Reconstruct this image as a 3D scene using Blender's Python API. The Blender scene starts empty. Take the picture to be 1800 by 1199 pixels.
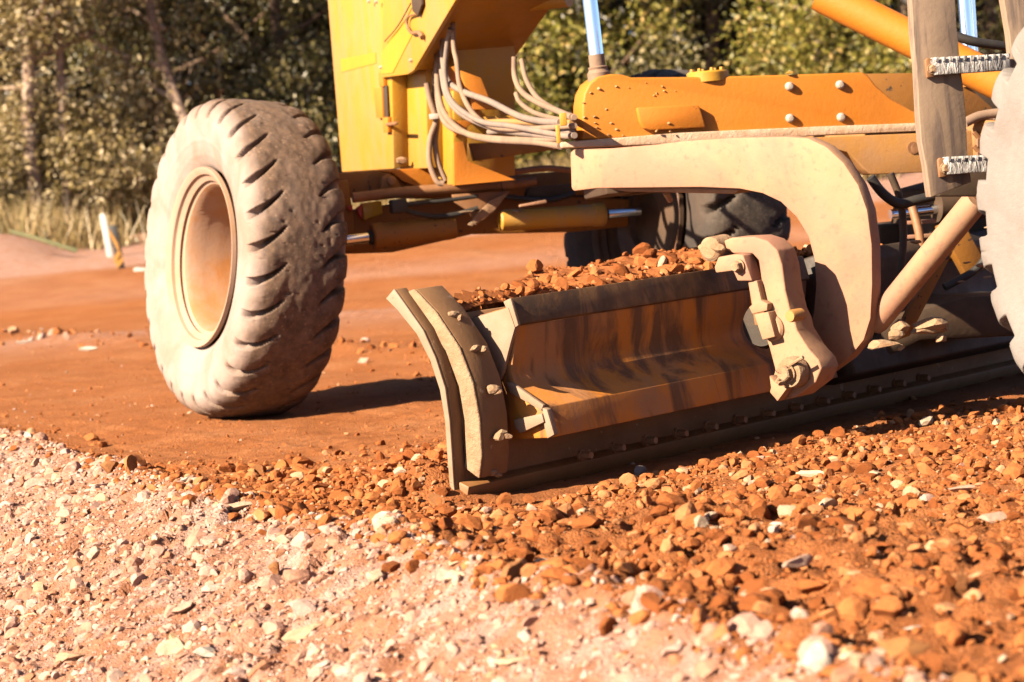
import bpy, bmesh, math, random
import numpy as np
from mathutils import Vector, Matrix

random.seed(7)
rng = np.random.default_rng(11)
SC = bpy.context.scene
COL = SC.collection
R = math.radians

# ------------------------------------------------------------------ camera
FPX, CX, CY, CZ = 4577.0, 900.0, 599.5, 0.95
PITCH, ROLL = R(3.73), R(5.1)
d0 = Vector((0, math.cos(PITCH), -math.sin(PITCH)))
r0 = Vector((1, 0, 0))
u0 = Vector((0, math.sin(PITCH), math.cos(PITCH)))
CR = math.cos(ROLL) * r0 - math.sin(ROLL) * u0
CU = math.sin(ROLL) * r0 + math.cos(ROLL) * u0
CPOS = Vector((0, 0, CZ))
cam = bpy.data.cameras.new('camera')
cam.sensor_width = 36.0
cam.lens = FPX * 36.0 / 1800.0
cam.clip_start, cam.clip_end = 0.1, 2000
cam.dof.use_dof = True
cam.dof.focus_distance = 7.9
cam.dof.aperture_fstop = 5.0
camo = bpy.data.objects.new('camera', cam)
COL.objects.link(camo)
m3 = Matrix((CR, CU, -d0)).transposed()
camo.matrix_world = Matrix.Translation(CPOS) @ m3.to_4x4()
SC.camera = camo


def ray(x, y):
    return (d0 + CR * ((x - CX) / FPX) + CU * ((CY - y) / FPX))


def pp(x, y, pl):
    """a pixel of the photograph measured on a given real plane (point, normal)"""
    P0, n = pl
    d = ray(x, y)
    return CPOS + d * ((P0 - CPOS).dot(n) / d.dot(n))


def poly(pts, pl):
    return [pp(x, y, pl) for x, y in pts]


def pix(P):
    v = P - CPOS
    z = v.dot(d0)
    return (CX + FPX * v.dot(CR) / z, CY - FPX * v.dot(CU) / z, z)


Z = Vector((0, 0, 1))
# machine axes: f forward, l to its left side
TH = R(16)
f = Vector((-math.sin(TH), math.cos(TH), 0))
l = Vector((-math.cos(TH), -math.sin(TH), 0))
A0 = Vector((-0.146, 11.54, 0))
# the rear frame is articulated: its own axes
fr_ = Vector((-math.sin(R(29)), math.cos(R(29)), 0))
lr_ = Vector((-math.cos(R(29)), -math.sin(R(29)), 0))
AR = Vector((-0.24, 11.8, 0))


def Mc(u, v, z):
    return A0 + u * f + v * l + z * Z


def Mr(u, v, z):
    return AR + u * fr_ + v * lr_ + z * Z


def PV(v): return (Mc(0, v, 0), l)
def PU(u): return (Mc(u, 0, 0), f)
def PY(Y): return (Vector((0, Y, 0)), Vector((0, 1, 0)))


B0 = Vector((-0.16, 7.5, 0))
b = Vector((0.66, 0.75, 0)).normalized()
nb = Vector((b.y, -b.x, 0))        # out of the back of the blade


def PS(s): return (B0 + s * b, b)
def Bc(s, q, z): return B0 + s * b + q * nb + z * Z


# ------------------------------------------------------------------ numpy noise
def _hash(ix, iy, seed):
    h = (ix.astype(np.int64) * 374761393 + iy.astype(np.int64) * 668265263 + seed * 974711) & 0xFFFFFFFF
    h = ((h ^ (h >> 13)) * 1274126177) & 0xFFFFFFFF
    h = h ^ (h >> 16)
    return (h & 0xFFFF) / 65535.0


def vnoise(x, y, seed=0):
    x = np.asarray(x, float); y = np.asarray(y, float)
    ix, iy = np.floor(x), np.floor(y)
    fx, fy = x - ix, y - iy
    fx = fx * fx * (3 - 2 * fx); fy = fy * fy * (3 - 2 * fy)
    a = _hash(ix, iy, seed); b_ = _hash(ix + 1, iy, seed)
    c = _hash(ix, iy + 1, seed); d = _hash(ix + 1, iy + 1, seed)
    return (a * (1 - fx) + b_ * fx) * (1 - fy) + (c * (1 - fx) + d * fx) * fy


def fbm(x, y, oct=4, seed=0):
    t = 0.0; a = 0.5
    for i in range(oct):
        t = t + a * vnoise(x * 2 ** i + 17.3 * i, y * 2 ** i - 9.1 * i, seed + i)
        a *= 0.5
    return t


def clods(x, y, size, seed=0):
    """broken ground: every cell a tilted block of its own height; returns height (-1..1) and the block's random tone"""
    x = np.asarray(x, float) / size; y = np.asarray(y, float) / size
    x, y = x + .35 * (vnoise(x * 1.7, y * 1.7, seed + 40) - .5), y + .35 * (vnoise(x * 1.7, y * 1.7, seed + 41) - .5)
    ix, iy = np.floor(x), np.floor(y)
    best = np.full(x.shape, 9.0); H = np.zeros(x.shape); T = np.zeros(x.shape); second = np.full(x.shape, 9.0)
    for ox in (-1, 0, 1):
        for oy in (-1, 0, 1):
            cx, cy = ix + ox, iy + oy
            px, py = cx + _hash(cx, cy, seed), cy + _hash(cx, cy, seed + 1)
            dx, dy = x - px, y - py
            d = np.hypot(dx, dy)
            r1, r2, r3 = _hash(cx, cy, seed + 2), _hash(cx, cy, seed + 3), _hash(cx, cy, seed + 4)
            h = (r1 - .5) * 1.3 + dx * (r2 - .5) * 1.7 + dy * (r3 - .5) * 1.7 - d * d * .55
            m = d < best
            second = np.where(m, best, np.minimum(second, d))
            H = np.where(m, h, H); T = np.where(m, _hash(cx, cy, seed + 5), T); best = np.where(m, d, best)
    gap = 1 - np.clip((second - best) / .16, 0, 1)
    return H - .45 * gap, T


def sstep(a, b_, x):
    t = np.clip((np.asarray(x, float) - a) / (b_ - a), 0, 1)
    return t * t * (3 - 2 * t)


# ------------------------------------------------------------------ terrain
def edge(X, Y):
    """signed distance to the lip between the pale shoulder (positive) and the graded soil"""
    return (X + 2.03) * -0.925 + (Y - 10.3) * -0.38 + 0.12 * (fbm(X * 1.6, Y * 1.6, 3, 5) - 0.45)


def strip(X, Y):
    """lateral position, measured parallel to the machine, negative to its right"""
    return (X - AR.x) * lr_.x + (Y - AR.y) * lr_.y


def terrain(X, Y, fine=True):
    X = np.asarray(X, float); Y = np.asarray(Y, float)
    e = edge(X, Y); v = strip(X, Y)
    u = (X - AR.x) * fr_.x + (Y - AR.y) * fr_.y
    rise = np.maximum(0, Y - 20)
    z = 0.05 * rise * sstep(19, 26, Y) - 0.0 * X
    z = np.minimum(z, 2.2 + 0.02 * rise)
    far = sstep(34, 50, Y)
    z = z + far * 1.2 * sstep(30, 80, Y)
    # windrow left by the blade
    nearw = 1 - sstep(6.1, 7.2, Y)
    qb = (X - B0.x) * nb.x + (Y - B0.y) * nb.y
    sb = (X - B0.x) * b.x + (Y - B0.y) * b.y
    cut = sstep(0.16, 0.42, np.abs(qb - 0.02)) + sstep(0.02, -0.25, sb)
    cut = np.clip(cut, 0, 1)
    nearw = nearw * cut
    z = z + 0.07 * np.exp(-((e + 0.62) / 0.32) ** 2) * nearw
    z = z + 0.040 * sstep(-3.0, -1.2, e) * (1 - sstep(-0.1, 0.15, e)) * nearw * (0.5 + fbm(X * 2.2, Y * 2.2, 3, 21))
    z = z + 0.13 * np.exp(-((qb + 0.20) / 0.13) ** 2 - ((sb - 0.03) / 0.11) ** 2)
    # the pale bank: a lip above the road, falling away towards the verge
    pk = sstep(-0.06, 0.10, e)
    lip = 0.12 * (0.85 + 0.5 * (fbm(X * 2.1, Y * 2.1, 2, 33) - .45))
    ep = np.maximum(e, 0)
    z = z + np.where(e < 0, lip * np.exp(-(e / 0.17) ** 2), lip - 0.36 * np.minimum(ep, 1.3) - 0.03 * np.maximum(ep - 1.3, 0))
    z = z + pk * 0.05 * (fbm(X * 1.3, Y * 1.3, 3, 31) - 0.45)
    # rubble ridge beyond the front wheel
    z = z + 0.05 * np.exp(-((v + 0.83) / 0.28) ** 2) * sstep(12.2, 13.4, Y) * (1 - sstep(24, 27, Y)) * 2 * fbm(X * 3, Y * 3, 2, 41)
    # wheel ruts along the road
    rd = (1 - pk) * sstep(7.5, 9.5, Y)
    mound = 0.34 * sstep(-4.75, -5.6, X) * np.exp(-((Y - 29.0) / 1.0) ** 2)
    z = z + mound
    z = z + rd * (0.020 * (vnoise(v * 4.5, u * 0.12, 51) - .5) + 0.010 * (vnoise(v * 17, u * 0.25, 53) - .5) + 0.010 * (fbm(X * 6, Y * 6, 3, 54) - .45) + 0.018 * (fbm(X * 0.9, Y * 0.9, 3, 52) - .45))
    z = z + 0.035 * sstep(17, 24, Y) * (vnoise(Y * 0.55 + 0.2 * vnoise(X * .4, Y * .1, 3), X * 0.06, 61) - .5)
    if fine:
        near = 1 - sstep(9, 15, Y)
        amp = 0.010 + 0.036 * sstep(-3.6, -2.0, e) * (1 - pk) * nearw + 0.014 * pk
        z = z + amp * near * (fbm(X * 11, Y * 11, 4, 71) - 0.47) * 1.6
        ac, al = (X * .86 - Y * .5), (X * .5 + Y * .86)
        z = z + pk * near * (0.040 * (fbm(ac * 6.5, al * 3.2, 4, 73) - .47))
        kk = near * (pk * (0.35 + sstep(.38, .58, fbm(X * 3.1, Y * 3.1, 2, 76))))
        z = z + kk * (0.018 * clods(ac * 1.25, al * .8, .085, 11)[0] + 0.009 * clods(ac * 1.2, al * .85, .038, 12)[0])
        kw_ = near * sstep(-3.6, -2.2, e) * (1 - pk) * nearw
        z = z + kw_ * (0.020 * clods(X, Y, .075, 13)[0] + 0.010 * clods(X, Y, .034, 14)[0])
        z = z + near * 0.006 * (fbm(X * 40, Y * 40, 2, 81) - .4)
    # keep it flat where wheels stand
    return z


def tz(x, y):
    return float(terrain(np.array([x]), np.array([y]))[0])


def ground_hit(x, y):
    d = ray(x, y)
    t0 = 3.0
    prev = None
    for t in np.concatenate([np.arange(3, 20, 0.02), np.arange(20, 120, 0.1)]):
        P = CPOS + d * (t / d.y)
        g = tz(P.x, P.y) if t > 19 else float(terrain(np.array([P.x]), np.array([P.y]), False)[0])
        if P.z <= g:
            P.z = tz(P.x, P.y)
            return P
    return CPOS + d * 40


# ------------------------------------------------------------------ materials
def newmat(name):
    m = bpy.data.materials.new(name)
    m.use_nodes = True
    nt = m.node_tree
    bsdf = nt.nodes['Principled BSDF']
    return m, nt, bsdf


def N(nt, typ, **kw):
    n = nt.nodes.new(typ)
    for k, v in kw.items():
        setattr(n, k, v)
    return n


def ramp(nt, stops, inp):
    r = N(nt, 'ShaderNodeValToRGB')
    els = r.color_ramp.elements
    while len(els) > 1:
        els.remove(els[-1])
    els[0].position = stops[0][0]; els[0].color = (*stops[0][1], 1)
    for p, c in stops[1:]:
        e_ = els.new(p); e_.color = (*c, 1)
    nt.links.new(inp, r.inputs['Fac'])
    return r.outputs['Color']


def noise(nt, scale, detail=6, rough=0.6, vec=None, dist=0.0):
    n = N(nt, 'ShaderNodeTexNoise')
    n.inputs['Scale'].default_value = scale
    n.inputs['Detail'].default_value = detail
    n.inputs['Roughness'].default_value = rough
    n.inputs['Distortion'].default_value = dist
    if vec is not None:
        nt.links.new(vec, n.inputs['Vector'])
    return n.outputs['Fac']


def mixc(nt, fac, a, b_):
    mx = N(nt, 'ShaderNodeMix', data_type='RGBA')
    if isinstance(fac, float):
        mx.inputs['Factor'].default_value = fac
    else:
        nt.links.new(fac, mx.inputs['Factor'])
    for s, val in ((6, a), (7, b_)):
        if isinstance(val, tuple):
            mx.inputs[s].default_value = (*val, 1)
        else:
            nt.links.new(val, mx.inputs[s])
    return mx.outputs[2]


def bumpn(nt, bsdf, h, strength, dist):
    bp = N(nt, 'ShaderNodeBump')
    bp.inputs['Strength'].default_value = strength
    bp.inputs['Distance'].default_value = dist
    nt.links.new(h, bp.inputs['Height'])
    nt.links.new(bp.outputs['Normal'], bsdf.inputs['Normal'])


def geo_pos(nt):
    return N(nt, 'ShaderNodeNewGeometry').outputs['Position']


GA = 0.42          # keeps every surface at its real-world albedo


def ga(c):
    return tuple(x * GA for x in c)


def gas(stops):
    return [(p, ga(c)) for p, c in stops]


def painted(name, base, dust, lo=0.45, hi=0.7, scale=3.0, rough=0.5, spots=None, streak=None, bump=0.15):
    """paint with patchy dust, small dirt specks and optional streaks"""
    base, dust = ga(base), ga(dust)
    if spots: spots = (ga(spots[0]),) + tuple(spots[1:])
    if streak: streak = (ga(streak[0]),) + tuple(streak[1:])
    m, nt, bs = newmat(name)
    pos = geo_pos(nt)
    n1 = noise(nt, scale, 8, 0.62, pos, 0.4)
    fac = ramp(nt, [(lo, (0, 0, 0)), (hi, (1, 1, 1))], n1)
    c = mixc(nt, fac, base, dust)
    n0 = noise(nt, 1.3, 3, 0.5, pos)
    c2 = mixc(nt, ramp(nt, [(0.35, (0, 0, 0)), (0.7, (.35, .35, .35))], n0), c, tuple(x * 0.62 for x in base))
    if streak:
        mp = N(nt, 'ShaderNodeMapping')
        mp.inputs['Scale'].default_value = streak[1]
        nt.links.new(pos, mp.inputs['Vector'])
        ns = noise(nt, 1.0, 5, 0.6, mp.outputs['Vector'], 0.6)
        c2 = mixc(nt, ramp(nt, [(0.50, (0, 0, 0)), (0.62, (.9, .9, .9))], ns), c2, streak[0])
    if spots:
        n2 = noise(nt, spots[1], 3, 0.5, pos)
        c2 = mixc(nt, ramp(nt, [(spots[2], (0, 0, 0)), (spots[2] + (spots[3] if len(spots) > 3 else 0.03), (1, 1, 1))], n2), c2, spots[0])
    nt.links.new(c2, bs.inputs['Base Color'])
    nr = noise(nt, scale * 3, 4, 0.6, pos)
    rr = N(nt, 'ShaderNodeMapRange')
    rr.inputs['To Min'].default_value = rough - 0.12; rr.inputs['To Max'].default_value = min(1, rough + 0.25)
    nt.links.new(nr, rr.inputs['Value'])
    nt.links.new(rr.outputs['Result'], bs.inputs['Roughness'])
    bumpn(nt, bs, noise(nt, 55, 5, 0.7, pos), bump, 0.01)
    return m


YEL = (0.80, 0.42, 0.025)
DUST = (0.62, 0.36, 0.18)
M = {}
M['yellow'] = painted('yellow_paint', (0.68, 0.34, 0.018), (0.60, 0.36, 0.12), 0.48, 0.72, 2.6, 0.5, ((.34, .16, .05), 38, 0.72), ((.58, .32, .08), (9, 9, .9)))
M['yellow_clean'] = painted('clean_yellow_paint', (0.68, 0.40, 0.004), (0.66, 0.38, 0.02), 0.5, 0.8, 3, 0.4)
M['orange'] = painted('beam_paint', (0.80, 0.255, 0.001), (0.66, 0.23, 0.02), 0.55, 0.9, 3.5, 0.6, ((.26, .10, .035), 48, 0.74))
M['dusty_yellow'] = painted('dusty_yellow_paint', (0.64, 0.29, 0.035), (0.56, 0.29, 0.12), 0.36, 0.62, 4, 0.6, ((.34, .14, .05), 45, 0.74))
M['cream'] = painted('dust_coated_paint', (0.56, 0.31, 0.17), (0.50, 0.265, 0.15), 0.44, 0.66, 3.2, 0.75, ((.38, .19, .12), 42, 0.56, 0.2), ((.46, .215, .135), (1.9, 1.9, 1.9)))
M['ledge'] = painted('soil_covered_ledge', (0.84, 0.60, 0.42), (0.74, 0.45, 0.26), 0.42, 0.6, 7, 0.85, None, None, 0.5)
M['dark_yellow'] = painted('shaded_grimy_paint', (0.42, 0.16, 0.003), (0.30, 0.12, 0.015), 0.4, 0.7, 5, 0.6, ((.06, .03, .01), 40, 0.66))  # yellow paint with the shade of the underparts in its colour; specks are dirt
M['rust'] = painted('worn_steel', (0.32, 0.135, 0.045), (0.44, 0.215, 0.09), 0.4, 0.65, 7, 0.6)
M['blade'] = painted('blade_paint', (0.84, 0.28, 0.008), (0.56, 0.26, 0.10), 0.42, 0.60, 4, 0.6, None, ((0.14, 0.058, 0.022), (7.0, 7.0, 1.0)))
M['blade_dust'] = painted('dusty_blade_steel', (0.46, 0.31, 0.21), (0.38, 0.23, 0.13), 0.4, 0.65, 6, 0.75, ((.2, .10, .06), 50, 0.70))
M['blade_rail'] = painted('greasy_rail', (0.09, 0.042, 0.014), (0.22, 0.10, 0.022), 0.42, 0.62, 9, 0.6, None, ((.30, .15, .05), (16, 16, 3)))
M['cut_edge'] = painted('cutting_edge_steel', (0.30, 0.125, 0.03), (0.38, 0.17, 0.05), 0.4, 0.7, 6, 0.55)
M['mud'] = painted('dried_mud', (0.50, 0.34, 0.20), (0.44, 0.24, 0.12), 0.4, 0.6, 20, 0.95, None, None, 0.8)
M['hose'] = painted('dusty_rubber_hose', (0.32, 0.20, 0.13), (0.42, 0.27, 0.175), 0.38, 0.62, 9, 0.8)
M['hose_grey'] = painted('dusty_grey_hose', (0.27, 0.21, 0.18), (0.38, 0.27, 0.20), 0.4, 0.62, 9, 0.8)
M['black'] = painted('black_rubber', (0.018, 0.016, 0.015), (0.06, 0.045, 0.03), 0.45, 0.75, 6, 0.6)
M['belly'] = painted('dark_and_shaded_steel', (0.06, 0.03, 0.01), (0.12, 0.055, 0.018), 0.42, 0.7, 5, 0.7)  # dark steel; also carries the shade of underparts and far rim
M['ladder'] = painted('ladder_steel', (0.36, 0.25, 0.17), (0.46, 0.32, 0.21), 0.4, 0.65, 5, 0.65, None,
                      ((0.16, 0.11, 0.09), (22, 22, 2.2)))
M['bolt'] = painted('zinc_bolt', (0.62, 0.52, 0.44), (0.62, 0.42, 0.28), 0.45, 0.7, 12, 0.5)
M['red'] = painted('red_reflector', (0.55, 0.04, 0.02), (0.5, 0.1, 0.03), 0.5, 0.8, 9, 0.5)
M['rim'] = painted('wheel_paint', (0.54, 0.22, 0.055), (0.52, 0.32, 0.21), 0.36, 0.58, 5, 0.7)
M['rim_lip'] = painted('dusty_wheel_lip', (0.55, 0.36, 0.26), (0.54, 0.31, 0.17), 0.46, 0.7, 5, 0.75)
M['white'] = painted('white_paint', (0.8, 0.79, 0.76), (0.7, 0.6, 0.5), 0.5, 0.8, 8, 0.6)


def chrome():
    m, nt, bs = newmat('chrome')
    bs.inputs['Base Color'].default_value = (0.62, 0.66, 0.74, 1)
    bs.inputs['Metallic'].default_value = 1.0
    pos = geo_pos(nt)
    rr = N(nt, 'ShaderNodeMapRange')
    rr.inputs['To Min'].default_value = 0.03; rr.inputs['To Max'].default_value = 0.12
    nt.links.new(noise(nt, 18, 4, 0.6, pos), rr.inputs['Value'])
    nt.links.new(rr.outputs['Result'], bs.inputs['Roughness'])
    return m


M['chrome'] = chrome()


def rung_mat():
    m, nt, bs = newmat('grip_tread_aluminium')
    pos = geo_pos(nt)
    mp = N(nt, 'ShaderNodeMapping')
    mp.inputs['Scale'].default_value = (60, 60, 14)
    nt.links.new(pos, mp.inputs['Vector'])
    n1 = noise(nt, 1.0, 4, 0.6, mp.outputs['Vector'], 1.2)
    c = ramp(nt, [(0.36, (0.06, 0.057, 0.055)), (0.48, (0.20, 0.19, 0.185)), (0.62, (0.31, 0.30, 0.29))], n1)
    nt.links.new(c, bs.inputs['Base Color'])
    bs.inputs['Roughness'].default_value = 0.5
    bs.inputs['Metallic'].default_value = 0.15
    bumpn(nt, bs, n1, 0.7, 0.02)
    return m


M['rung'] = rung_mat()


def tyre_mat(name, side1, side2, tread1, tread2):
    side1, side2, tread1, tread2 = ga(side1), ga(side2), ga(tread1), ga(tread2)
    m, nt, bs = newmat(name)
    pos = N(nt, 'ShaderNodeTexCoord').outputs['Object']
    at = N(nt, 'ShaderNodeAttribute', attribute_name='dust')
    n1 = noise(nt, 5, 7, 0.6, pos, 0.5)
    cs = mixc(nt, ramp(nt, [(0.38, (0, 0, 0)), (0.66, (1, 1, 1))], n1), side1, side2)
    vo = N(nt, 'ShaderNodeTexVoronoi'); vo.inputs['Scale'].default_value = 55
    nt.links.new(pos, vo.inputs['Vector'])
    stones = ramp(nt, [(0.0, (1, 1, 1)), (0.16, (.75, .75, .75)), (0.34, (0, 0, 0))], vo.outputs['Distance'])
    n2 = noise(nt, 26, 6, 0.7, pos)
    ct = mixc(nt, ramp(nt, [(0.36, (0, 0, 0)), (0.66, (1, 1, 1))], n2), tread1, tread2)
    n3 = noise(nt, 14, 3, 0.6, pos)
    msk = N(nt, 'ShaderNodeMath', operation='MULTIPLY')
    nt.links.new(stones, msk.inputs[0]); nt.links.new(ramp(nt, [(0.45, (0, 0, 0)), (0.6, (1, 1, 1))], n3), msk.inputs[1])
    ct2 = mixc(nt, msk.outputs[0], ct, tuple(min(1, x * 1.7) for x in tread2))
    c = mixc(nt, at.outputs['Fac'], ct2, cs)
    nt.links.new(c, bs.inputs['Base Color'])
    bs.inputs['Roughness'].default_value = 0.85
    bumpn(nt, bs, noise(nt, 40, 6, 0.75, pos), 0.35, 0.012)
    return m


M['tyre'] = tyre_mat('dusty_tyre', (0.46, 0.36, 0.325), (0.37, 0.25, 0.19), (0.10, 0.058, 0.034), (0.25, 0.148, 0.088))
M['tyre_dark'] = tyre_mat('shaded_tyre', (0.035, 0.024, 0.018), (0.075, 0.045, 0.028), (0.06, 0.045, 0.034), (0.15, 0.115, 0.085))  # far tyre: its shade is put into the dark rubber colour
M['tyre_grey'] = tyre_mat('pale_dusty_tyre', (0.32, 0.29, 0.27), (0.25, 0.205, 0.18), (0.24, 0.205, 0.18), (0.30, 0.255, 0.22))


def soil_mat():
    m, nt, bs = newmat('red_soil')
    pos = geo_pos(nt)
    at = N(nt, 'ShaderNodeAttribute', attribute_name='pale')
    ad = N(nt, 'ShaderNodeAttribute', attribute_name='damp')
    n1 = noise(nt, 2.2, 8, 0.6, pos, 0.3)
    org = ramp(nt, gas([(0.30, (0.48, 0.16, 0.040)), (0.50, (0.60, 0.22, 0.070)), (0.72, (0.68, 0.305, 0.13))]), n1)
    n2 = noise(nt, 42, 5, 0.7, pos)
    org = mixc(nt, ramp(nt, [(0.40, (.45, .45, .45)), (0.62, (0, 0, 0))], n2), org, ga((0.44, 0.155, 0.047)))
    org = mixc(nt, ramp(nt, [(0.64, (0, 0, 0)), (0.72, (.7, .7, .7))], noise(nt, 75, 3, 0.6, pos)), org, ga((0.66, 0.38, 0.22)))
    pk = ramp(nt, gas([(0.32, (0.58, 0.29, 0.19)), (0.48, (0.70, 0.43, 0.345)), (0.70, (0.78, 0.56, 0.49))]), noise(nt, 9, 8, 0.65, pos, 0.4))
    c = mixc(nt, at.outputs['Fac'], org, pk)
    c = mixc(nt, ad.outputs['Fac'], c, ga((0.48, 0.17, 0.055)))
    tn = N(nt, 'ShaderNodeAttribute', attribute_name='tone')
    tm = N(nt, 'ShaderNodeMix', data_type='RGBA', blend_type='MULTIPLY')
    tm.inputs['Factor'].default_value = 1.0
    nt.links.new(c, tm.inputs[6])
    nt.links.new(ramp(nt, [(0.0, (.66, .60, .54)), (0.5, (.96, .95, .94)), (1.0, (1.10, 1.12, 1.16))], tn.outputs['Fac']), tm.inputs[7])
    c = tm.outputs[2]
    nt.links.new(c, bs.inputs['Base Color'])
    bs.inputs['Roughness'].default_value = 0.95
    bs.inputs['Specular IOR Level'].default_value = 0.15
    h = N(nt, 'ShaderNodeMath', operation='ADD')
    nt.links.new(noise(nt, 30, 8, 0.75, pos), h.inputs[0]); nt.links.new(noise(nt, 120, 3, 0.6, pos), h.inputs[1])
    bumpn(nt, bs, h.outputs[0], 0.75, 0.02)
    return m


def rock_mat(name, cols, scale=35, bump=0.5):
    m, nt, bs = newmat(name)
    g = N(nt, 'ShaderNodeNewGeometry')
    c = ramp(nt, gas(cols), g.outputs['Random Per Island'])
    n1 = noise(nt, scale, 6, 0.7, g.outputs['Position'])
    hs = N(nt, 'ShaderNodeMix', data_type='RGBA', blend_type='MULTIPLY')
    hs.inputs['Factor'].default_value = 0.75
    nt.links.new(c, hs.inputs[6])
    nt.links.new(ramp(nt, [(0.3, (.60, .56, .52)), (0.7, (1.15, 1.15, 1.15))], n1), hs.inputs[7])
    nt.links.new(hs.outputs[2], bs.inputs['Base Color'])
    bs.inputs['Roughness'].default_value = 0.95
    bs.inputs['Specular IOR Level'].default_value = 0.15
    bumpn(nt, bs, noise(nt, scale * 2.5, 6, 0.75, g.outputs['Position']), bump, 0.01)
    return m


M['soil'] = soil_mat()
ORG = [(0.0, (0.30, 0.09, 0.022)), (0.35, (0.47, 0.15, 0.042)), (0.75, (0.60, 0.215, 0.068)), (0.93, (0.66, 0.30, 0.13)), (0.985, (0.68, 0.44, 0.28)), (1.0, (0.70, 0.56, 0.42))]
PNK = [(0.0, (0.52, 0.24, 0.13)), (0.3, (0.67, 0.375, 0.275)), (0.75, (0.74, 0.48, 0.395)), (0.95, (0.77, 0.56, 0.48)), (1.0, (0.74, 0.50, 0.28))]
M['gravel'] = rock_mat('red_gravel', ORG)
M['gravel_pale'] = rock_mat('pale_pink_gravel', PNK)


def rock_one(name, col):
    return rock_mat(name, [(0, tuple(x * .93 for x in col)), (1, tuple(min(1, x * 1.05) for x in col))], 22, 0.6)


RM = {
    'cream': rock_one('cream_stone', (0.74, 0.56, 0.40)), 'pink': rock_one('pink_stone', (0.70, 0.46, 0.35)),
    'ochre': rock_one('ochre_stone', (0.70, 0.45, 0.29)), 'brown': rock_one('brown_stone', (0.42, 0.18, 0.07)),
    'orange': rock_one('orange_stone', (0.54, 0.24, 0.085)), 'white': rock_one('white_stone', (0.78, 0.70, 0.60)),
    'grey': rock_one('grey_stone', (0.25, 0.22, 0.22)),
}


def leaf_mat(name, cols, trans=0.25):
    m, nt, bs = newmat(name)
    g = N(nt, 'ShaderNodeNewGeometry')
    c = ramp(nt, gas(cols), g.outputs['Random Per Island'])
    nt.links.new(c, bs.inputs['Base Color'])
    bs.inputs['Roughness'].default_value = 0.45
    tr = N(nt, 'ShaderNodeBsdfTranslucent')
    nt.links.new(c, tr.inputs['Color'])
    mx = N(nt, 'ShaderNodeMixShader'); mx.inputs[0].default_value = trans
    nt.links.new(bs.outputs[0], mx.inputs[1]); nt.links.new(tr.outputs[0], mx.inputs[2])
    nt.links.new(mx.outputs[0], nt.nodes['Material Output'].inputs['Surface'])
    return m


M['leaf_olive'] = leaf_mat('dusty_olive_leaves', [(0, (0.13, 0.10, 0.02)), (0.35, (0.36, 0.27, 0.085)), (0.7, (0.60, 0.46, 0.20)), (1, (0.92, 0.74, 0.46))], 0.2)
M['leaf_dark'] = leaf_mat('dark_green_leaves', [(0, (0.035, 0.037, 0.007)), (0.5, (0.12, 0.11, 0.022)), (0.85, (0.34, 0.28, 0.08)), (1, (0.66, 0.54, 0.30))], 0.2)
M['leaf_lime'] = leaf_mat('yellow_green_leaves', [(0, (0.09, 0.095, 0.008)), (0.4, (0.30, 0.29, 0.035)), (0.8, (0.60, 0.51, 0.10)), (1, (0.84, 0.56, 0.2))], 0.25)
M['leaf_wood'] = leaf_mat('shaded_wood_leaves', [(0, (0.006, 0.006, 0.002)), (0.7, (0.018, 0.015, 0.005)), (1, (0.05, 0.04, 0.014))], 0.05)  # leaf colour darkened to paint the shade inside the wood
M['grass'] = leaf_mat('dry_grass_blades', [(0, (0.34, 0.23, 0.08)), (0.5, (0.60, 0.43, 0.18)), (0.9, (0.72, 0.56, 0.30)), (1, (0.36, 0.33, 0.08))])
M['bark'] = painted('pale_bark', (0.62, 0.46, 0.34), (0.36, 0.23, 0.15), 0.42, 0.6, 6, 0.9, None, None, 0.6)
M['bark_dark'] = painted('brown_bark', (0.17, 0.10, 0.06), (0.26, 0.16, 0.10), 0.42, 0.6, 8, 0.9, None, None, 0.6)


# ------------------------------------------------------------------ mesh builders
ORIGIN = {}


def tag(o, label=None, cat=None, group=None, kind=None):
    if label: o['label'] = label
    if cat: o['category'] = cat
    if group: o['group'] = group
    if kind: o['kind'] = kind
    return o


def empty(name, loc):
    o = bpy.data.objects.new(name, None)
    COL.objects.link(o)
    o.location = loc
    ORIGIN[o] = Vector(loc)
    return o


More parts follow.
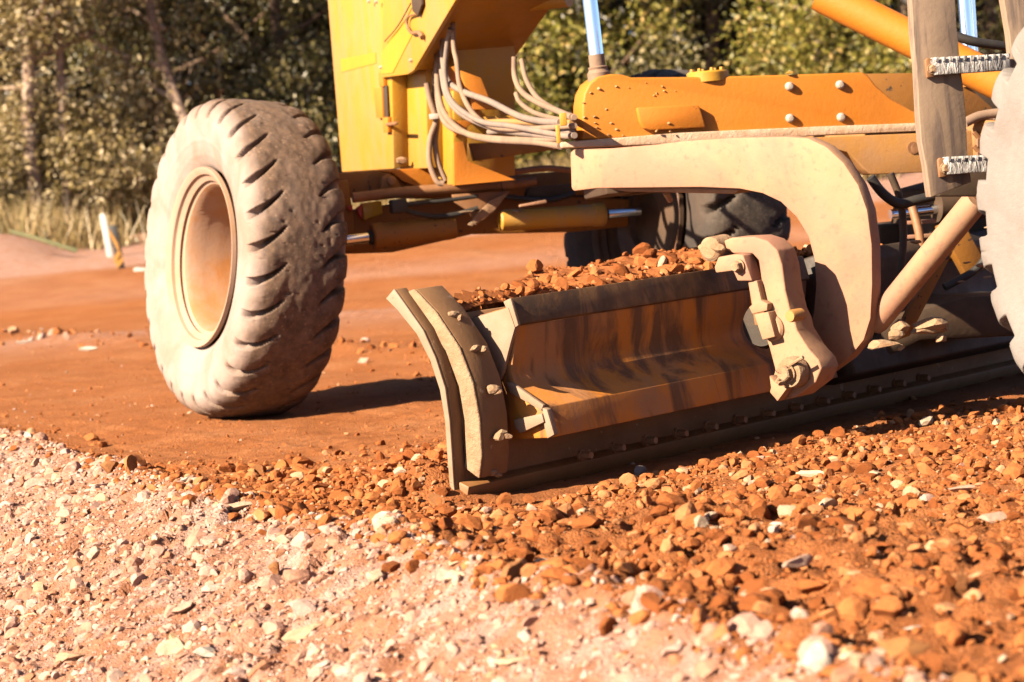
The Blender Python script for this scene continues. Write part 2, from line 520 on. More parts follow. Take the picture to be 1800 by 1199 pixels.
class Acc:
    def __init__(self):
        self.v, self.f = [], []

    def add(self, vs, fs):
        n = len(self.v)
        self.v.extend([tuple(p) for p in vs])
        self.f.extend([tuple(i + n for i in fc) for fc in fs])
        return self

    def bm(self, bm):
        bm.verts.ensure_lookup_table()
        idx = {v: i for i, v in enumerate(bm.verts)}
        self.add([v.co.copy() for v in bm.verts], [[idx[v] for v in fc.verts] for fc in bm.faces])
        bm.free()
        return self

    def slab(self, pts, vec, bev=0.004, seg=2):
        bm = bmesh.new()
        vs = [bm.verts.new(p) for p in pts]
        fc = bm.faces.new(vs)
        ret = bmesh.ops.extrude_face_region(bm, geom=[fc])
        bmesh.ops.translate(bm, verts=[g for g in ret['geom'] if isinstance(g, bmesh.types.BMVert)], vec=vec)
        bmesh.ops.recalc_face_normals(bm, faces=bm.faces)
        if bev:
            es = [e for e in bm.edges if len(e.link_faces) == 2 and e.calc_face_angle(0) > 0.5]
            bmesh.ops.bevel(bm, geom=es, offset=bev, segments=seg, affect='EDGES', profile=0.5, clamp_overlap=True)
        return self.bm(bm)

    def box(self, c, ax, ay, az, bev=0.004):
        """centre and three half-axis vectors"""
        pts = [c - ax - ay - az, c + ax - ay - az, c + ax + ay - az, c - ax + ay - az]
        return self.slab(pts, az * 2, bev)

    def tube(self, pts, r, n=12, smooth=0, cap=True):
        P = [Vector(p) for p in pts]
        rr = [r] * len(P) if not isinstance(r, (list, tuple)) else list(r)
        if smooth and len(P) > 2:
            Q, RR = [], []
            for i in range(len(P) - 1):
                p0 = P[i - 1] if i else P[0] * 2 - P[1]
                p3 = P[i + 2] if i + 2 < len(P) else P[-1] * 2 - P[-2]
                for k in range(smooth):
                    t = k / smooth
                    Q.append(0.5 * ((2 * P[i]) + (P[i + 1] - p0) * t + (2 * p0 - 5 * P[i] + 4 * P[i + 1] - p3) * t * t + (3 * P[i] - p0 - 3 * P[i + 1] + p3) * t ** 3))
                    RR.append(rr[i] * (1 - t) + rr[i + 1] * t)
            Q.append(P[-1]); RR.append(rr[-1])
            P, rr = Q, RR
        vs, fs = [], []
        T = (P[1] - P[0]).normalized()
        nrm = T.orthogonal().normalized()
        for i, p in enumerate(P):
            t2 = (P[min(i + 1, len(P) - 1)] - P[max(i - 1, 0)]).normalized()
            nrm = (nrm - t2 * nrm.dot(t2)).normalized()
            bn = t2.cross(nrm)
            for k in range(n):
                a = 2 * math.pi * k / n
                vs.append(p + (nrm * math.cos(a) + bn * math.sin(a)) * rr[i])
        for i in range(len(P) - 1):
            for k in range(n):
                k2 = (k + 1) % n
                fs.append((i * n + k, i * n + k2, (i + 1) * n + k2, (i + 1) * n + k))
        if cap:
            fs.append(tuple(range(n - 1, -1, -1)))
            fs.append(tuple(range((len(P) - 1) * n, len(P) * n)))
        return self.add(vs, fs)

    def lathe(self, c, axis, prof, n=48):
        """prof: (offset along axis, radius)"""
        axis = axis.normalized()
        x = axis.orthogonal().normalized(); y = axis.cross(x)
        vs, fs = [], []
        for a, r in prof:
            for k in range(n):
                t = 2 * math.pi * k / n
                vs.append(c + axis * a + (x * math.cos(t) + y * math.sin(t)) * max(r, 1e-4))
        for i in range(len(prof) - 1):
            for k in range(n):
                k2 = (k + 1) % n
                fs.append((i * n + k, i * n + k2, (i + 1) * n + k2, (i + 1) * n + k))
        return self.add(vs, fs)

    def hexbolt(self, c, axis, r, h):
        axis = axis.normalized()
        self.lathe(c, axis, [(0, r * 1.25), (h * .25, r * 1.25), (h * .25, 0)], 18)
        return self.lathe(c, axis, [(0, r), (h * .85, r), (h, r * .8), (h, 0)], 6)

    def lump(self, c, r, seed, sq=(1, 1, 1)):
        vs, fs = rock_shape(seed, 2)
        return self.add([c + Vector((p[0] * r * sq[0], p[1] * r * sq[1], p[2] * r * sq[2])) for p in vs], fs)

    def build(self, name, mat, parent=None, smooth=True, label=None, sharp=35):
        me = bpy.data.meshes.new(name)
        c = Vector((0, 0, 0))
        arr = np.array(self.v)
        c = Vector((arr.min(0) + arr.max(0)) / 2)
        me.from_pydata([tuple(Vector(p) - c) for p in self.v], [], self.f)
        bm = bmesh.new(); bm.from_mesh(me)
        bmesh.ops.recalc_face_normals(bm, faces=bm.faces)
        for fc in bm.faces: fc.smooth = smooth
        if smooth:
            for e_ in bm.edges:
                if len(e_.link_faces) == 2 and e_.calc_face_angle(0) > R(sharp):
                    e_.smooth = False
        bm.to_mesh(me); bm.free()
        me.materials.append(M[mat] if isinstance(mat, str) else mat)
        o = bpy.data.objects.new(name, me)
        COL.objects.link(o)
        ORIGIN[o] = c
        if parent is not None:
            o.parent = parent
            o.location = c - ORIGIN[parent]
        else:
            o.location = c
        if label: o['label'] = label
        return o


def ico(sub):
    bm = bmesh.new()
    bmesh.ops.create_icosphere(bm, subdivisions=sub, radius=1)
    v = np.array([x.co[:] for x in bm.verts]); fc = np.array([[x.index for x in y.verts] for y in bm.faces])
    bm.free()
    return v, fc


ICO = {k: ico(k) for k in (1, 2, 3, 4)}


def rock_shape(seed, sub=2, cuts=9):
    rg = np.random.default_rng(seed)
    v, fc = ICO[sub]
    v = v.copy()
    for k in range(cuts):
        n = rg.normal(size=3); n /= np.linalg.norm(n)
        dd = rg.uniform(0.36, 0.80)
        t = np.maximum(0, v @ n - dd)
        v -= t[:, None] * n
    if sub >= 3:
        nz = fbm(v[:, 0] * 2.3 + seed, v[:, 1] * 2.3 + v[:, 2] * 1.7, 4, seed) - .47
        v *= (1 + 0.22 * nz)[:, None]
    v *= np.array([1, rg.uniform(0.65, 1.0), rg.uniform(0.5, 0.85)])
    return v, [tuple(x) for x in fc]


# ------------------------------------------------------------------ fast merged meshes
def mesh_np(name, V, F, mat, smooth=False, attrs=None):
    me = bpy.data.meshes.new(name)
    nf, k = F.shape
    me.vertices.add(len(V)); me.loops.add(nf * k); me.polygons.add(nf)
    me.vertices.foreach_set('co', np.ascontiguousarray(V, dtype=np.float32).ravel())
    me.loops.foreach_set('vertex_index', np.ascontiguousarray(F, dtype=np.int32).ravel())
    me.polygons.foreach_set('loop_start', np.arange(0, nf * k, k, dtype=np.int32))
    me.polygons.foreach_set('loop_total', np.full(nf, k, dtype=np.int32))
    me.update(calc_edges=True)
    me.polygons.foreach_set('use_smooth', np.full(nf, smooth, dtype=bool))
    for an, dat in (attrs or {}).items():
        at = me.attributes.new(an, 'FLOAT', 'POINT')
        at.data.foreach_set('value', np.ascontiguousarray(dat, dtype=np.float32))
    me.materials.append(M[mat] if isinstance(mat, str) else mat)
    o = bpy.data.objects.new(name, me)
    COL.objects.link(o)
    ORIGIN[o] = Vector((0, 0, 0))
    return o


def rand_rot(n):
    q = rng.normal(size=(n, 4)); q /= np.linalg.norm(q, axis=1)[:, None]
    w, x, y, z = q.T
    return np.stack([np.stack([1 - 2 * (y * y + z * z), 2 * (x * y - z * w), 2 * (x * z + y * w)], -1),
                     np.stack([2 * (x * y + z * w), 1 - 2 * (x * x + z * z), 2 * (y * z - x * w)], -1),
                     np.stack([2 * (x * z - y * w), 2 * (y * z + x * w), 1 - 2 * (x * x + y * y)], -1)], -2)


TPL = {s: [rock_shape(100 + i + 50 * s, s, 7)[0] for i in range(24)] for s in (1, 2)}


def scatter(P, size, sub):
    """rocks at P (n,3) of radius size (n): vertices and faces"""
    n = len(P)
    ti = rng.integers(0, 24, n)
    T = np.stack(TPL[sub])[ti]
    Rm = rand_rot(n)
    # lie flatter than they are tall
    V = np.einsum('nij,nvj->nvi', Rm, T) * size[:, None, None]
    V[:, :, 2] *= 0.8
    V = V + P[:, None, :]
    nv = T.shape[1]
    F = ICO[sub][1][None] + (np.arange(n) * nv)[:, None, None]
    return V.reshape(-1, 3), F.reshape(-1, 3)


def merge(parts):
    Vs, Fs, o = [], [], 0
    for V, F in parts:
        Vs.append(V); Fs.append(F + o); o += len(V)
    return np.concatenate(Vs), np.concatenate(Fs)


# ------------------------------------------------------------------ light
SUN_AZ, SUN_EL = R(35.5), R(31)
sdir = Vector((-math.cos(SUN_AZ) * math.cos(SUN_EL), -math.sin(SUN_AZ) * math.cos(SUN_EL), math.sin(SUN_EL)))
sun = bpy.data.lights.new('sun', 'SUN')
sun.energy = 5.0
sun.angle = R(0.5)
sun.color = (1.0, 0.81, 0.59)
suno = bpy.data.objects.new('sun', sun)
COL.objects.link(suno)
suno.rotation_euler = (-sdir).to_track_quat('-Z', 'Y').to_euler()
suno.location = (-6, -4, 8)
w = bpy.data.worlds.new('World')
SC.world = w
w.use_nodes = True
sky = w.node_tree.nodes.new('ShaderNodeTexSky')
sky.sky_type = 'NISHITA'
sky.sun_disc = False
sky.sun_elevation = SUN_EL
sky.sun_rotation = math.atan2(sdir.x, sdir.y)
sky.air_density = 0.4
sky.dust_density = 0.6
bg = w.node_tree.nodes['Background']
w.node_tree.links.new(sky.outputs[0], bg.inputs['Color'])
bg.inputs['Strength'].default_value = 0.05
SC.view_settings.view_transform = 'Standard'
SC.view_settings.look = 'None'
SC.view_settings.exposure = 2.38
SC.view_settings.gamma = 1.0
try:
    SC.cycles.use_denoising = True
    SC.cycles.max_bounces = 5
    SC.cycles.diffuse_bounces = 2
except Exception:
    pass


# ------------------------------------------------------------------ ground: one sheet to the horizon
def axis_pts(dense, lo, hi, g=1.25):
    out = list(dense)
    st = dense[1] - dense[0]; p = dense[0]
    while p > lo:
        st *= g; p -= st; out.insert(0, p)
    st = dense[-1] - dense[-2]; p = dense[-1]
    while p < hi:
        st *= g; p += st; out.append(p)
    return np.array(out)


gx = axis_pts(np.arange(-2.7, 2.5, 0.0125), -420, 420, 1.16)
gy = axis_pts(np.concatenate([np.arange(3.7, 8.6, 0.0125), np.arange(8.6, 12, 0.028), np.arange(12, 18, 0.06), np.arange(18, 44, 0.18)]), -60, 900, 1.2)
GX, GY = np.meshgrid(gx, gy)
GZ = terrain(GX, GY)
GE = edge(GX, GY)
V = np.stack([GX.ravel(), GY.ravel(), GZ.ravel()], -1)
nx, ny = len(gx), len(gy)
ii = (np.arange(ny - 1)[:, None] * nx + np.arange(nx - 1)[None]).ravel()
F = np.stack([ii, ii + 1, ii + nx + 1, ii + nx], -1)
pale = sstep(-0.06, 0.08, GE + 0.10 * (fbm(GX * 6, GY * 6, 3, 91) - .47))
lowp = sstep(.40, .50, fbm((GX * .86 - GY * .5) * 6.5, (GX * .5 + GY * .86) * 3.2, 4, 73))
pale = pale * (0.62 + 0.38 * lowp * sstep(.36, .5, fbm(GX * 14, GY * 14, 3, 75)))
pale = np.maximum(pale, 0.8 * sstep(0.44, 0.60, vnoise(GY * 0.42 + .3 * vnoise(GX * .5, GY * .2, 4), GX * 0.05, 62)) * sstep(16, 22, GY))
damp = (1 - pale) * np.maximum(0.9 * sstep(-1.5, -.5, GE) * (1 - sstep(8.0, 9.0, GY)), 0.28 * sstep(0.46, 0.60, fbm(GX * 0.5, GY * 0.9, 3, 95)) * (1 - sstep(24, 30, GY)))
ACg, ALg = (GX * .86 - GY * .5), (GX * .5 + GY * .86)
nr_ = (1 - sstep(9, 14, GY)) * sstep(-3.6, -2.2, GE)
tone = .5 + nr_ * (.55 * (clods(ACg * 1.25, ALg * .8, .085, 11)[1] - .5) + .45 * (clods(ACg * 1.2, ALg * .85, .038, 12)[1] - .5))
tone = np.where(GE < 0, .5 + nr_ * .5 * (clods(GX, GY, .075, 13)[1] + clods(GX, GY, .034, 14)[1] - 1), tone)
g = mesh_np('ground', V, F, 'soil', True, {'pale': pale.ravel(), 'damp': damp.ravel(), 'tone': tone.ravel()})
g['kind'] = 'structure'


# ------------------------------------------------------------------ loose gravel (uncountable)
def region(n, x0, x1, y0, y1, keep):
    X = rng.uniform(x0, x1, n); Y = rng.uniform(y0, y1, n)
    e = edge(X, Y); k = keep(X, Y, e) > rng.uniform(0, 1, n)
    # only round the part of the road that can be seen, with a margin for a step aside
    k &= np.abs(X) < 0.23 * Y + 0.8
    return X[k], Y[k]


def layer(n, box, keep, s0, s1, sub, sink=0.25, power=2.2):
    X, Y = region(n, *box, keep)
    u_ = rng.uniform(0, 1, len(X))
    s = (s0 ** -power + u_ * (s1 ** -power - s0 ** -power)) ** (-1 / power)
    Zz = terrain(X, Y) + s * (0.45 - sink)
    return scatter(np.stack([X, Y, Zz], -1), s, sub)


def clear(X, Y):
    qb = (X - B0.x) * nb.x + (Y - B0.y) * nb.y
    sb = (X - B0.x) * b.x + (Y - B0.y) * b.y
    return np.clip(sstep(0.13, 0.30, np.abs(qb - .02)) + sstep(0.0, -0.06, sb), 0.0, 1)


def blayer(n, s0, s1, sub, sink, power=2.2):
    # stones of the pale bank, laid along its lip
    t = rng.uniform(0, 1, n)
    al = -3.5 + 12.0 * t
    e0 = -0.06 + 1.6 * rng.uniform(0, 1, n)
    X = .46 + al * -.38 + e0 * -.925; Y = 4.24 + al * .925 + e0 * -.38
    k = (np.abs(X) < 0.22 * Y + 0.5) & (Y > 3.4) & (edge(X, Y) > -0.05) & (Y < 12.5)
    X, Y = X[k], Y[k]
    u_ = rng.uniform(0, 1, len(X))
    s = (s0 ** -power + u_ * (s1 ** -power - s0 ** -power)) ** (-1 / power)
    return scatter(np.stack([X, Y, terrain(X, Y) + s * (0.45 - sink)], -1), s, sub)


wind = lambda X, Y, e: clear(X, Y) * (1 - sstep(-0.02, 0.12, e)) * sstep(-3.9, -2.4, e) * (1 - sstep(8.2, 9.6, Y)) * (0.35 + 0.65 * sstep(.35, .6, fbm(X * 2.5, Y * 2.5, 2, 7)))
crest = lambda X, Y, e: np.exp(-((e + 0.12) / 0.17) ** 2)
road = lambda X, Y, e: (1 - sstep(-0.1, 0.1, e)) * (0.25 + 0.75 * sstep(-0.9, -0.1, e)) * (1 - sstep(12, 18, Y) * .7)
pinkz = lambda X, Y, e: sstep(-0.05, 0.12, e)
farst = lambda X, Y, e: np.exp(-((strip(X, Y) + 0.83) / 0.30) ** 2)

red = [
    layer(70000, (-1.6, 3.0, 4.0, 9.6), wind, 0.005, 0.016, 1),
    layer(27000, (-1.6, 3.0, 4.0, 9.6), wind, 0.012, 0.034, 2),
    layer(4200, (-1.6, 3.0, 4.0, 9.2), lambda X, Y, e: wind(X, Y, e) * (0.35 + 0.65 * np.exp(-((e + .6) / .5) ** 2)), 0.024, 0.052, 2),
    layer(9000, (-3.5, 1.6, 4.0, 14), crest, 0.006, 0.022, 1),
    layer(1100, (-3.5, 1.6, 4.0, 13), crest, 0.018, 0.045, 2),
    layer(7000, (-.95, 0.0, 6.6, 8.1), lambda X, Y, e: np.exp(-((X + .44) / .15) ** 2 - ((Y - 7.5) / .30) ** 2), 0.007, 0.036, 2, 0.0),
    layer(26000, (-4, 3.5, 6.5, 17), road, 0.004, 0.013, 1, 0.35),
    layer(3600, (-5, 3.5, 6.5, 22), road, 0.010, 0.030, 2, 0.35),
    layer(3500, (-6, 2.5, 11.5, 26), farst, 0.010, 0.05, 1),
    layer(900, (-6, 2.5, 11.5, 26), farst, 0.03, 0.08, 2),
]
V, F = merge(red)
tag(mesh_np('gravel', V, F, 'gravel'), 'loose broken red gravel turned up along the blade and road', 'gravel', kind='stuff')
pnk = [
    blayer(75000, 0.003, 0.010, 1, 0.40),
    blayer(22000, 0.008, 0.020, 2, 0.42),
    blayer(2600, 0.018, 0.045, 2, 0.50),
    blayer(420, 0.035, 0.075, 2, 0.72),
    layer(500, (-4, 3, 8, 22), road, 0.008, 0.024, 1, 0.3),
    layer(260, (-6, 2.5, 11.5, 26), farst, 0.03, 0.07, 2),
    layer(170, (-1.6, 2.6, 4.0, 9.0), wind, 0.012, 0.035, 2),
]
V, F = merge(pnk)
tag(mesh_np('stone_chippings', V, F, 'gravel_pale'), 'pale pinkish stone chippings covering the shoulder beside the road', 'gravel', kind='stuff')

# ------------------------------------------------------------------ single rocks one could point to
ROCKS = [
    # x, y, size px, colour, stretch, label
    (160, 918, 46, 'ochre', (1, .9, .9), 'smooth ochre stone high on the pale pink shoulder at far left'),
    (73, 1029, 38, 'ochre', (1.1, .9, .85), 'flat ochre stone in the pale shoulder near the left border'),
    (121, 1153, 48, 'ochre', (1.2, .9, .8), 'lumpy tan stone in the bottom left corner of the shoulder'),
    (310, 1137, 60, 'cream', (1.3, .9, .7), 'sharp pale slab with a shadowed lower lip near the bottom left'),
    (362, 1141, 44, 'white', (1, .9, .8), 'creamy white stone touching the sharp pale slab'),
    (322, 1066, 40, 'pink', (1.1, 1, .8), 'rounded pink stone above the sharp pale slab'),
    (393, 1105, 34, 'pink', (1, 1, .9), 'rounded cracked pink pebble between two pale stones low on the shoulder'),
    (483, 1000, 38, 'brown', (.8, .9, 1.2), 'upright brownish stone in the middle of the pale shoulder'),
    (500, 952, 36, 'cream', (1, .9, .9), 'pale stone standing near the lip above the upright brownish stone'),
    (543, 1083, 80, 'ochre', (1.15, 1, .8), 'big yellowish slab half sunk in the pale shoulder'),
    (233, 818, 42, 'orange', (.7, .7, 1.3), 'pointed reddish stone standing on the lip of the road'),
    (62, 808, 28, 'pink', (.9, .9, 1), 'pink pebble below the lip at far left'),
    (54, 764, 24, 'white', (.9, .9, 1), 'white chip on the lip at the left border'),
    (329, 843, 24, 'white', (1.4, .6, .6), 'narrow white chip beside the round brown stones on the lip'),
    (419, 878, 50, 'cream', (1.7, .8, .6), 'wide cream stone with a dark end lying on the lip'),
    (451, 825, 36, 'brown', (1, 1, .9), 'round brown stone on the graded soil just past the lip'),
    (195, 822, 34, 'brown', (1.1, .9, .9), 'dark brown stone beside the pointed reddish one'),
    (660, 1014, 38, 'cream', (1.1, .9, .9), 'pale egg shaped stone on the shoulder below the blade end'),
    (800, 1012, 42, 'cream', (1.3, .9, .7), 'pale oval stone at the foot of the windrow under the blade end'),
    (938, 899, 34, 'pink', (.7, .7, 1.4), 'upright stone with a pale face standing in the shade under the blade'),
    (966, 899, 30, 'orange', (.7, .8, 1.3), 'leaning orange stone next to the upright one under the blade'),
    (1008, 906, 48, 'brown', (1.3, .9, .8), 'big brown lump at the edge of the shade under the blade'),
    (888, 935, 28, 'cream', (1.1, .8, .9), 'pale angular stone with a black shadow in the windrow'),
    (900, 1008, 60, 'brown', (.9, .9, 1.15), 'brown pyramid shaped rock on top of the windrow'),
    (1049, 986, 48, 'cream', (1.2, .8, .8), 'yellowish cream rock in the middle of the windrow'),
    (1178, 915, 30, 'white', (1.3, .9, .8), 'small white stone near the shade edge below the cutting edge'),
    (720, 950, 38, 'brown', (1, .8, .9), 'reddish brown rock where the windrow meets the shoulder'),
    (952, 977, 30, 'cream', (1.2, .8, .7), 'thin pale flake between the pyramid rock and the cream rock'),
    (1180, 1035, 54, 'orange', (1.1, .9, .9), 'bulky orange rock right of centre in the windrow'),
    (944, 1068, 46, 'pink', (1.3, .9, .7), 'pink slab on the shoulder below the pyramid rock'),
    (1098, 1070, 44, 'brown', (1.2, .9, .7), 'flat reddish rock with a shadowed front low in the windrow'),
    (765, 882, 40, 'brown', (.9, .9, 1.2), 'brown rock pressed against the bottom corner of the blade'),
    (1433, 823, 42, 'cream', (1.7, .7, .6), 'long pale stone lying in the sunlit gravel beyond the shade edge'),
    (1456, 881, 38, 'cream', (1.1, .9, .9), 'pale faced stone with a round dark hollow at its side'),
    (1360, 912, 24, 'white', (1.3, .8, .8), 'small white wedge in the gravel left of the pale faced stone'),
    (1624, 900, 28, 'cream', (1.4, .9, .7), 'smooth pale pebble in the gravel on the right'),
    (1743, 906, 50, 'pink', (1.4, .9, .7), 'wide pinkish rock in the gravel at the right border'),
    (1692, 852, 44, 'pink', (1.6, .8, .6), 'long pinkish rock in the gravel below the rear wheel'),
    (1281, 954, 36, 'pink', (1.2, .9, .8), 'pinkish rock left of the cracked pale pink rock'),
    (1402, 995, 56, 'pink', (1.2, 1, .8), 'cracked pale pink rock in the middle of the gravel'),
    (1529, 941, 44, 'orange', (.9, .9, 1.1), 'orange boulder with a long black shadow in the gravel'),
    (1485, 1118, 66, 'cream', (1.2, .9, .8), 'large cream rock near the bottom of the gravel'),
    (1574, 1128, 92, 'orange', (1.2, 1, .8), 'largest orange boulder near the bottom right corner'),
    (1690, 1166, 86, 'orange', (1.2, 1, .7), 'second large boulder in the bottom right corner'),
    (1435, 1168, 66, 'white', (.9, .9, 1.1), 'whitish pink boulder at the bottom border'),
    (1616, 1083, 40, 'white', (1.7, .8, .4), 'thin white flake above the largest orange boulder'),
    (1689, 1020, 44, 'brown', (.8, .8, 1.25), 'upright brown rock with a black cavity beside it on the right'),
    (1231, 929, 36, 'cream', (1, .8, .9), 'pale rock with a black shadow by the shade edge under the cutting edge'),
    (1541, 1168, 50, 'pink', (1, .9, .9), 'rounded pinkish stone between the two bottom boulders'),
    (118, 592, 20, 'pink', (.8, .8, 1.2), 'pink stone with a dark shadow in the rubble line beyond the front wheel'),
    (45, 598, 18, 'white', (1.5, .8, .7), 'white stone in the rubble line at the left border'),
    (155, 609, 24, 'white', (1.6, .8, .5), 'flat white stone in the rubble line left of the front wheel'),
    (640, 632, 22, 'pink', (1.3, .9, .8), 'pale stone in the rubble line between front wheel and blade'),
    (1130, 828, 34, 'grey', (.9, .6, 1.2), 'greyish chip fallen in the shade under the cutting edge'),
]
for i, (x, y, sz, cname, st, lab) in enumerate(ROCKS):
    P = ground_hit(x, y + sz * 0.30)
    r = sz * 0.56 / (FPX / P.y)
    vs, fs = rock_shape(900 + i, 4, 11)
    a = rng.uniform(0, 6.28)
    ca, sa = math.cos(0.25 * (a - 3.1)), math.sin(0.25 * (a - 3.1))
    acc = Acc()
    q = [Vector((p[0] * st[0], p[1] * st[1], p[2] * st[2] * 1.1)) * r for p in vs]
    q = [Vector((p.x * ca - p.y * sa, p.x * sa + p.y * ca, p.z)) for p in q]
    acc.add([P + p + Vector((0, 0, r * 0.38 * st[2])) for p in q], fs)
    o = acc.build('rock', RM[cname], None, True, sharp=22)
    tag(o, lab, 'rock', 'loose rocks')

# ------------------------------------------------------------------ the motor grader
GR = empty('motor_grader', Mc(0, 0, 0))
tag(GR, 'dusty yellow motor grader spreading red soil with its lowered blade', 'grader')


# ---- wheels
def tyre(parent, c, n, fw, rad, wid, mat, pitch=28, depth=0.058, slant=-1.35, hw0=0.040, hw1=0.10, inner=0.34, dust_tread=0.04, fine=True):
    up = n.cross(fw) * -1
    if up.z < 0: up = -up
    k = rad / 0.685; kw = wid / 0.37
    half = [(0.118, .372), (0.140, .385), (.160, .42), (.176, .47), (.185, .53), (.188, .58), (.184, .615), (.172, .645), (.150, .666), (.115, .678), (.06, .684), (0.0, .686)]
    # smooth profile outer -> inner
    pts = [(a * kw, r * k) for a, r in half]
    full = pts + [(-a, r) for a, r in pts[-2::-1]]
    fa = np.array(full)
    seg = np.concatenate([[0], np.cumsum(np.hypot(*np.diff(fa, axis=0).T))])
    s = np.linspace(0, seg[-1], 120 if fine else 60)
    a = np.interp(s, seg, fa[:, 0]); r = np.interp(s, seg, fa[:, 1])
    for _ in range(5 if fine else 2):
        a[1:-1] = (a[:-2] + 2 * a[1:-1] + a[2:]) / 4; r[1:-1] = (r[:-2] + 2 * r[1:-1] + r[2:]) / 4
    NT = pitch * (56 if fine else 20)
    t = np.arange(NT) * 2 * math.pi / NT
    T, Aa = np.meshgrid(t, a, indexing='ij'); Rr = np.meshgrid(t, r, indexing='ij')[1]
    w_ = Aa / (0.188 * kw)
    tread = sstep(0.585 * k, 0.645 * k, Rr)
    ph = (T / (2 * math.pi) * pitch + slant * (w_ + 0.16 * np.sin(w_ * 3.3)) + np.where(w_ < 0, 0.5, 0.0)) % 1.0
    dd = np.abs(ph - 0.5)
    hw = hw0 + hw1 * sstep(inner, 1.05, np.abs(w_)) * np.where(w_ < 0, 1.5, 1.0)
    msk = sstep(inner, inner + 0.10, np.abs(w_)) * tread
    gr = sstep(0, 0.022, hw - dd) * msk
    wear = (vnoise(T * 22, Aa * 60, 3) - .5) * 0.003 + (vnoise(T * 5, Aa * 12, 4) - .5) * 0.004 - 0.006 * sstep(.90, .97, vnoise(T * 30, Aa * 55, 8))
    # rounded lug shoulders
    lug = 0.003 * k * np.cos(np.clip(dd / 0.5, 0, 1) * math.pi) * msk * -1
    D = -depth * gr + wear * tread + lug
    # displacement along the outward profile normal
    da = np.gradient(a); dr = np.gradient(r)
    nn = np.hypot(da, dr); na, nr = -dr / nn * -1, da / nn * -1
    if nr[len(nr) // 2] < 0: na, nr = -na, -nr
    Aa = Aa + D * na[None]; Rr = Rr + D * nr[None]
    # faint rings on the sidewall
    side = 1 - tread
    Aa = Aa + np.sign(Aa) * side * 0.003 * (np.exp(-((Rr / k - .50) / .006) ** 2) + np.exp(-((Rr / k - .44) / .004) ** 2))
    ux, fx, nx_ = np.array(up), np.array(fw), np.array(n)
    P = (np.cos(T) * Rr)[..., None] * fx + (np.sin(T) * Rr)[..., None] * ux + Aa[..., None] * nx_
    npf = len(a)
    i, j = np.meshgrid(np.arange(NT), np.arange(npf - 1), indexing='ij')
    i2 = (i + 1) % NT
    F = np.stack([i * npf + j, i * npf + j + 1, i2 * npf + j + 1, i2 * npf + j], -1).reshape(-1, 4)
    dust = np.clip(side + (1 - side) * (dust_tread + 0.25 * (w_ > .75) + .5 * sstep(0.70, 1.0, w_)) - 0.1 * gr + 0.25 * (vnoise(T * 9, Aa * 25, 6) - .5), 0, 1)
    o = mesh_np('tyre', P.reshape(-1, 3), F, mat, True, {'dust': dust.ravel()})
    ORIGIN[o] = Vector(c)
    o.parent = parent; o.location = Vector(c) - ORIGIN[parent]
    return o


def wheel(c, n, fw, rad, wid, mat, tk={}, side=1, paint='rim'):
    k = rad / 0.685; kw = wid / .37
    hub = Acc()
    m = 1 if side > 0 else -1
    hub.lathe(c, n * m, [(-.13, .262 * k), (-.145, .25 * k), (-.15, .20 * k), (-.152, .13 * k), (-.125, .12 * k), (-.12, .07 * k), (-.13, 0)], 64)
    for j in range(10):
        aa = j * math.pi / 5
        x = fw; y = n.cross(fw)
        hub.hexbolt(c + n * m * -0.150 + (x * math.cos(aa) + y * math.sin(aa)) * .165 * k, n * m, .014, .022)
    W = hub.build('wheel', paint, GR)
    rim = Acc().lathe(c, n, [(-.135 * kw, .35 * k), (-.155 * kw, .385 * k), (-.168 * kw, .386 * k), (-.170 * kw, .374 * k), (-.158 * kw, .345 * k), (-.13 * kw, .325 * k), (-.135, .29 * k), (-.135, .262 * k), (-.02, .278 * k), (.02, .284 * k), (.06, .295 * k), (.10 * kw, .302 * k), (.118 * kw, .318 * k), (.118 * kw, .35 * k), (-.135 * kw, .35 * k)], 96)
    Acc().lathe(c, n, [(.118 * kw, .345 * k), (.118 * kw, .318 * k), (.124 * kw, .334 * k), (.134 * kw, .330 * k), (.138 * kw, .338 * k), (.146 * kw, .352 * k), (.158 * kw, .356 * k), (.168 * kw, .374 * k), (.170 * kw, .386 * k), (.155 * kw, .388 * k), (.135 * kw, .35 * k), (.118 * kw, .345 * k)], 96).build('lock_ring', 'rim_lip' if paint == 'rim' else paint, W, sharp=40)
    rim.build('rim', paint, W, sharp=40)
    tyre(W, c, n, fw, rad, wid, mat, **tk)
    return W


LEAN = R(7.5)

fW = Vector((-math.sin(R(28)), math.cos(R(28)), 0)); lW = Vector((-math.cos(R(28)), -math.sin(R(28)), 0))
WN = Vector((-1.13, 11.25, 0.675))
n_w = (lW * math.cos(LEAN) + Z * math.sin(LEAN)).normalized()
wheel(WN, n_w, fW, 0.685, 0.44, M['tyre'])
WF = WN - l * 1.98 - Z * .02
wheel(WF, n_w, fW, 0.685, 0.44, M['tyre_dark'], dict(fine=False), -1, 'belly')  # rim and tyre in dark colours that paint their shade
RW = Vector((1.77, 6.62, 0.69))
rk = dict(fine=True, pitch=26, depth=0.060, slant=-0.55, hw0=0.12, hw1=0.12, inner=0.06, dust_tread=0.7)
wheel(RW, lr_, fr_, 0.69, 0.40, M['tyre_grey'], rk)
RW2 = RW - fr_ * 1.55
wheel(RW2, lr_, fr_, 0.69, 0.40, M['tyre_grey'], dict(rk, fine=False))
wheel(RW - lr_ * 2.1, lr_, fr_, 0.69, 0.40, M['tyre_grey'], dict(rk, fine=False), -1)

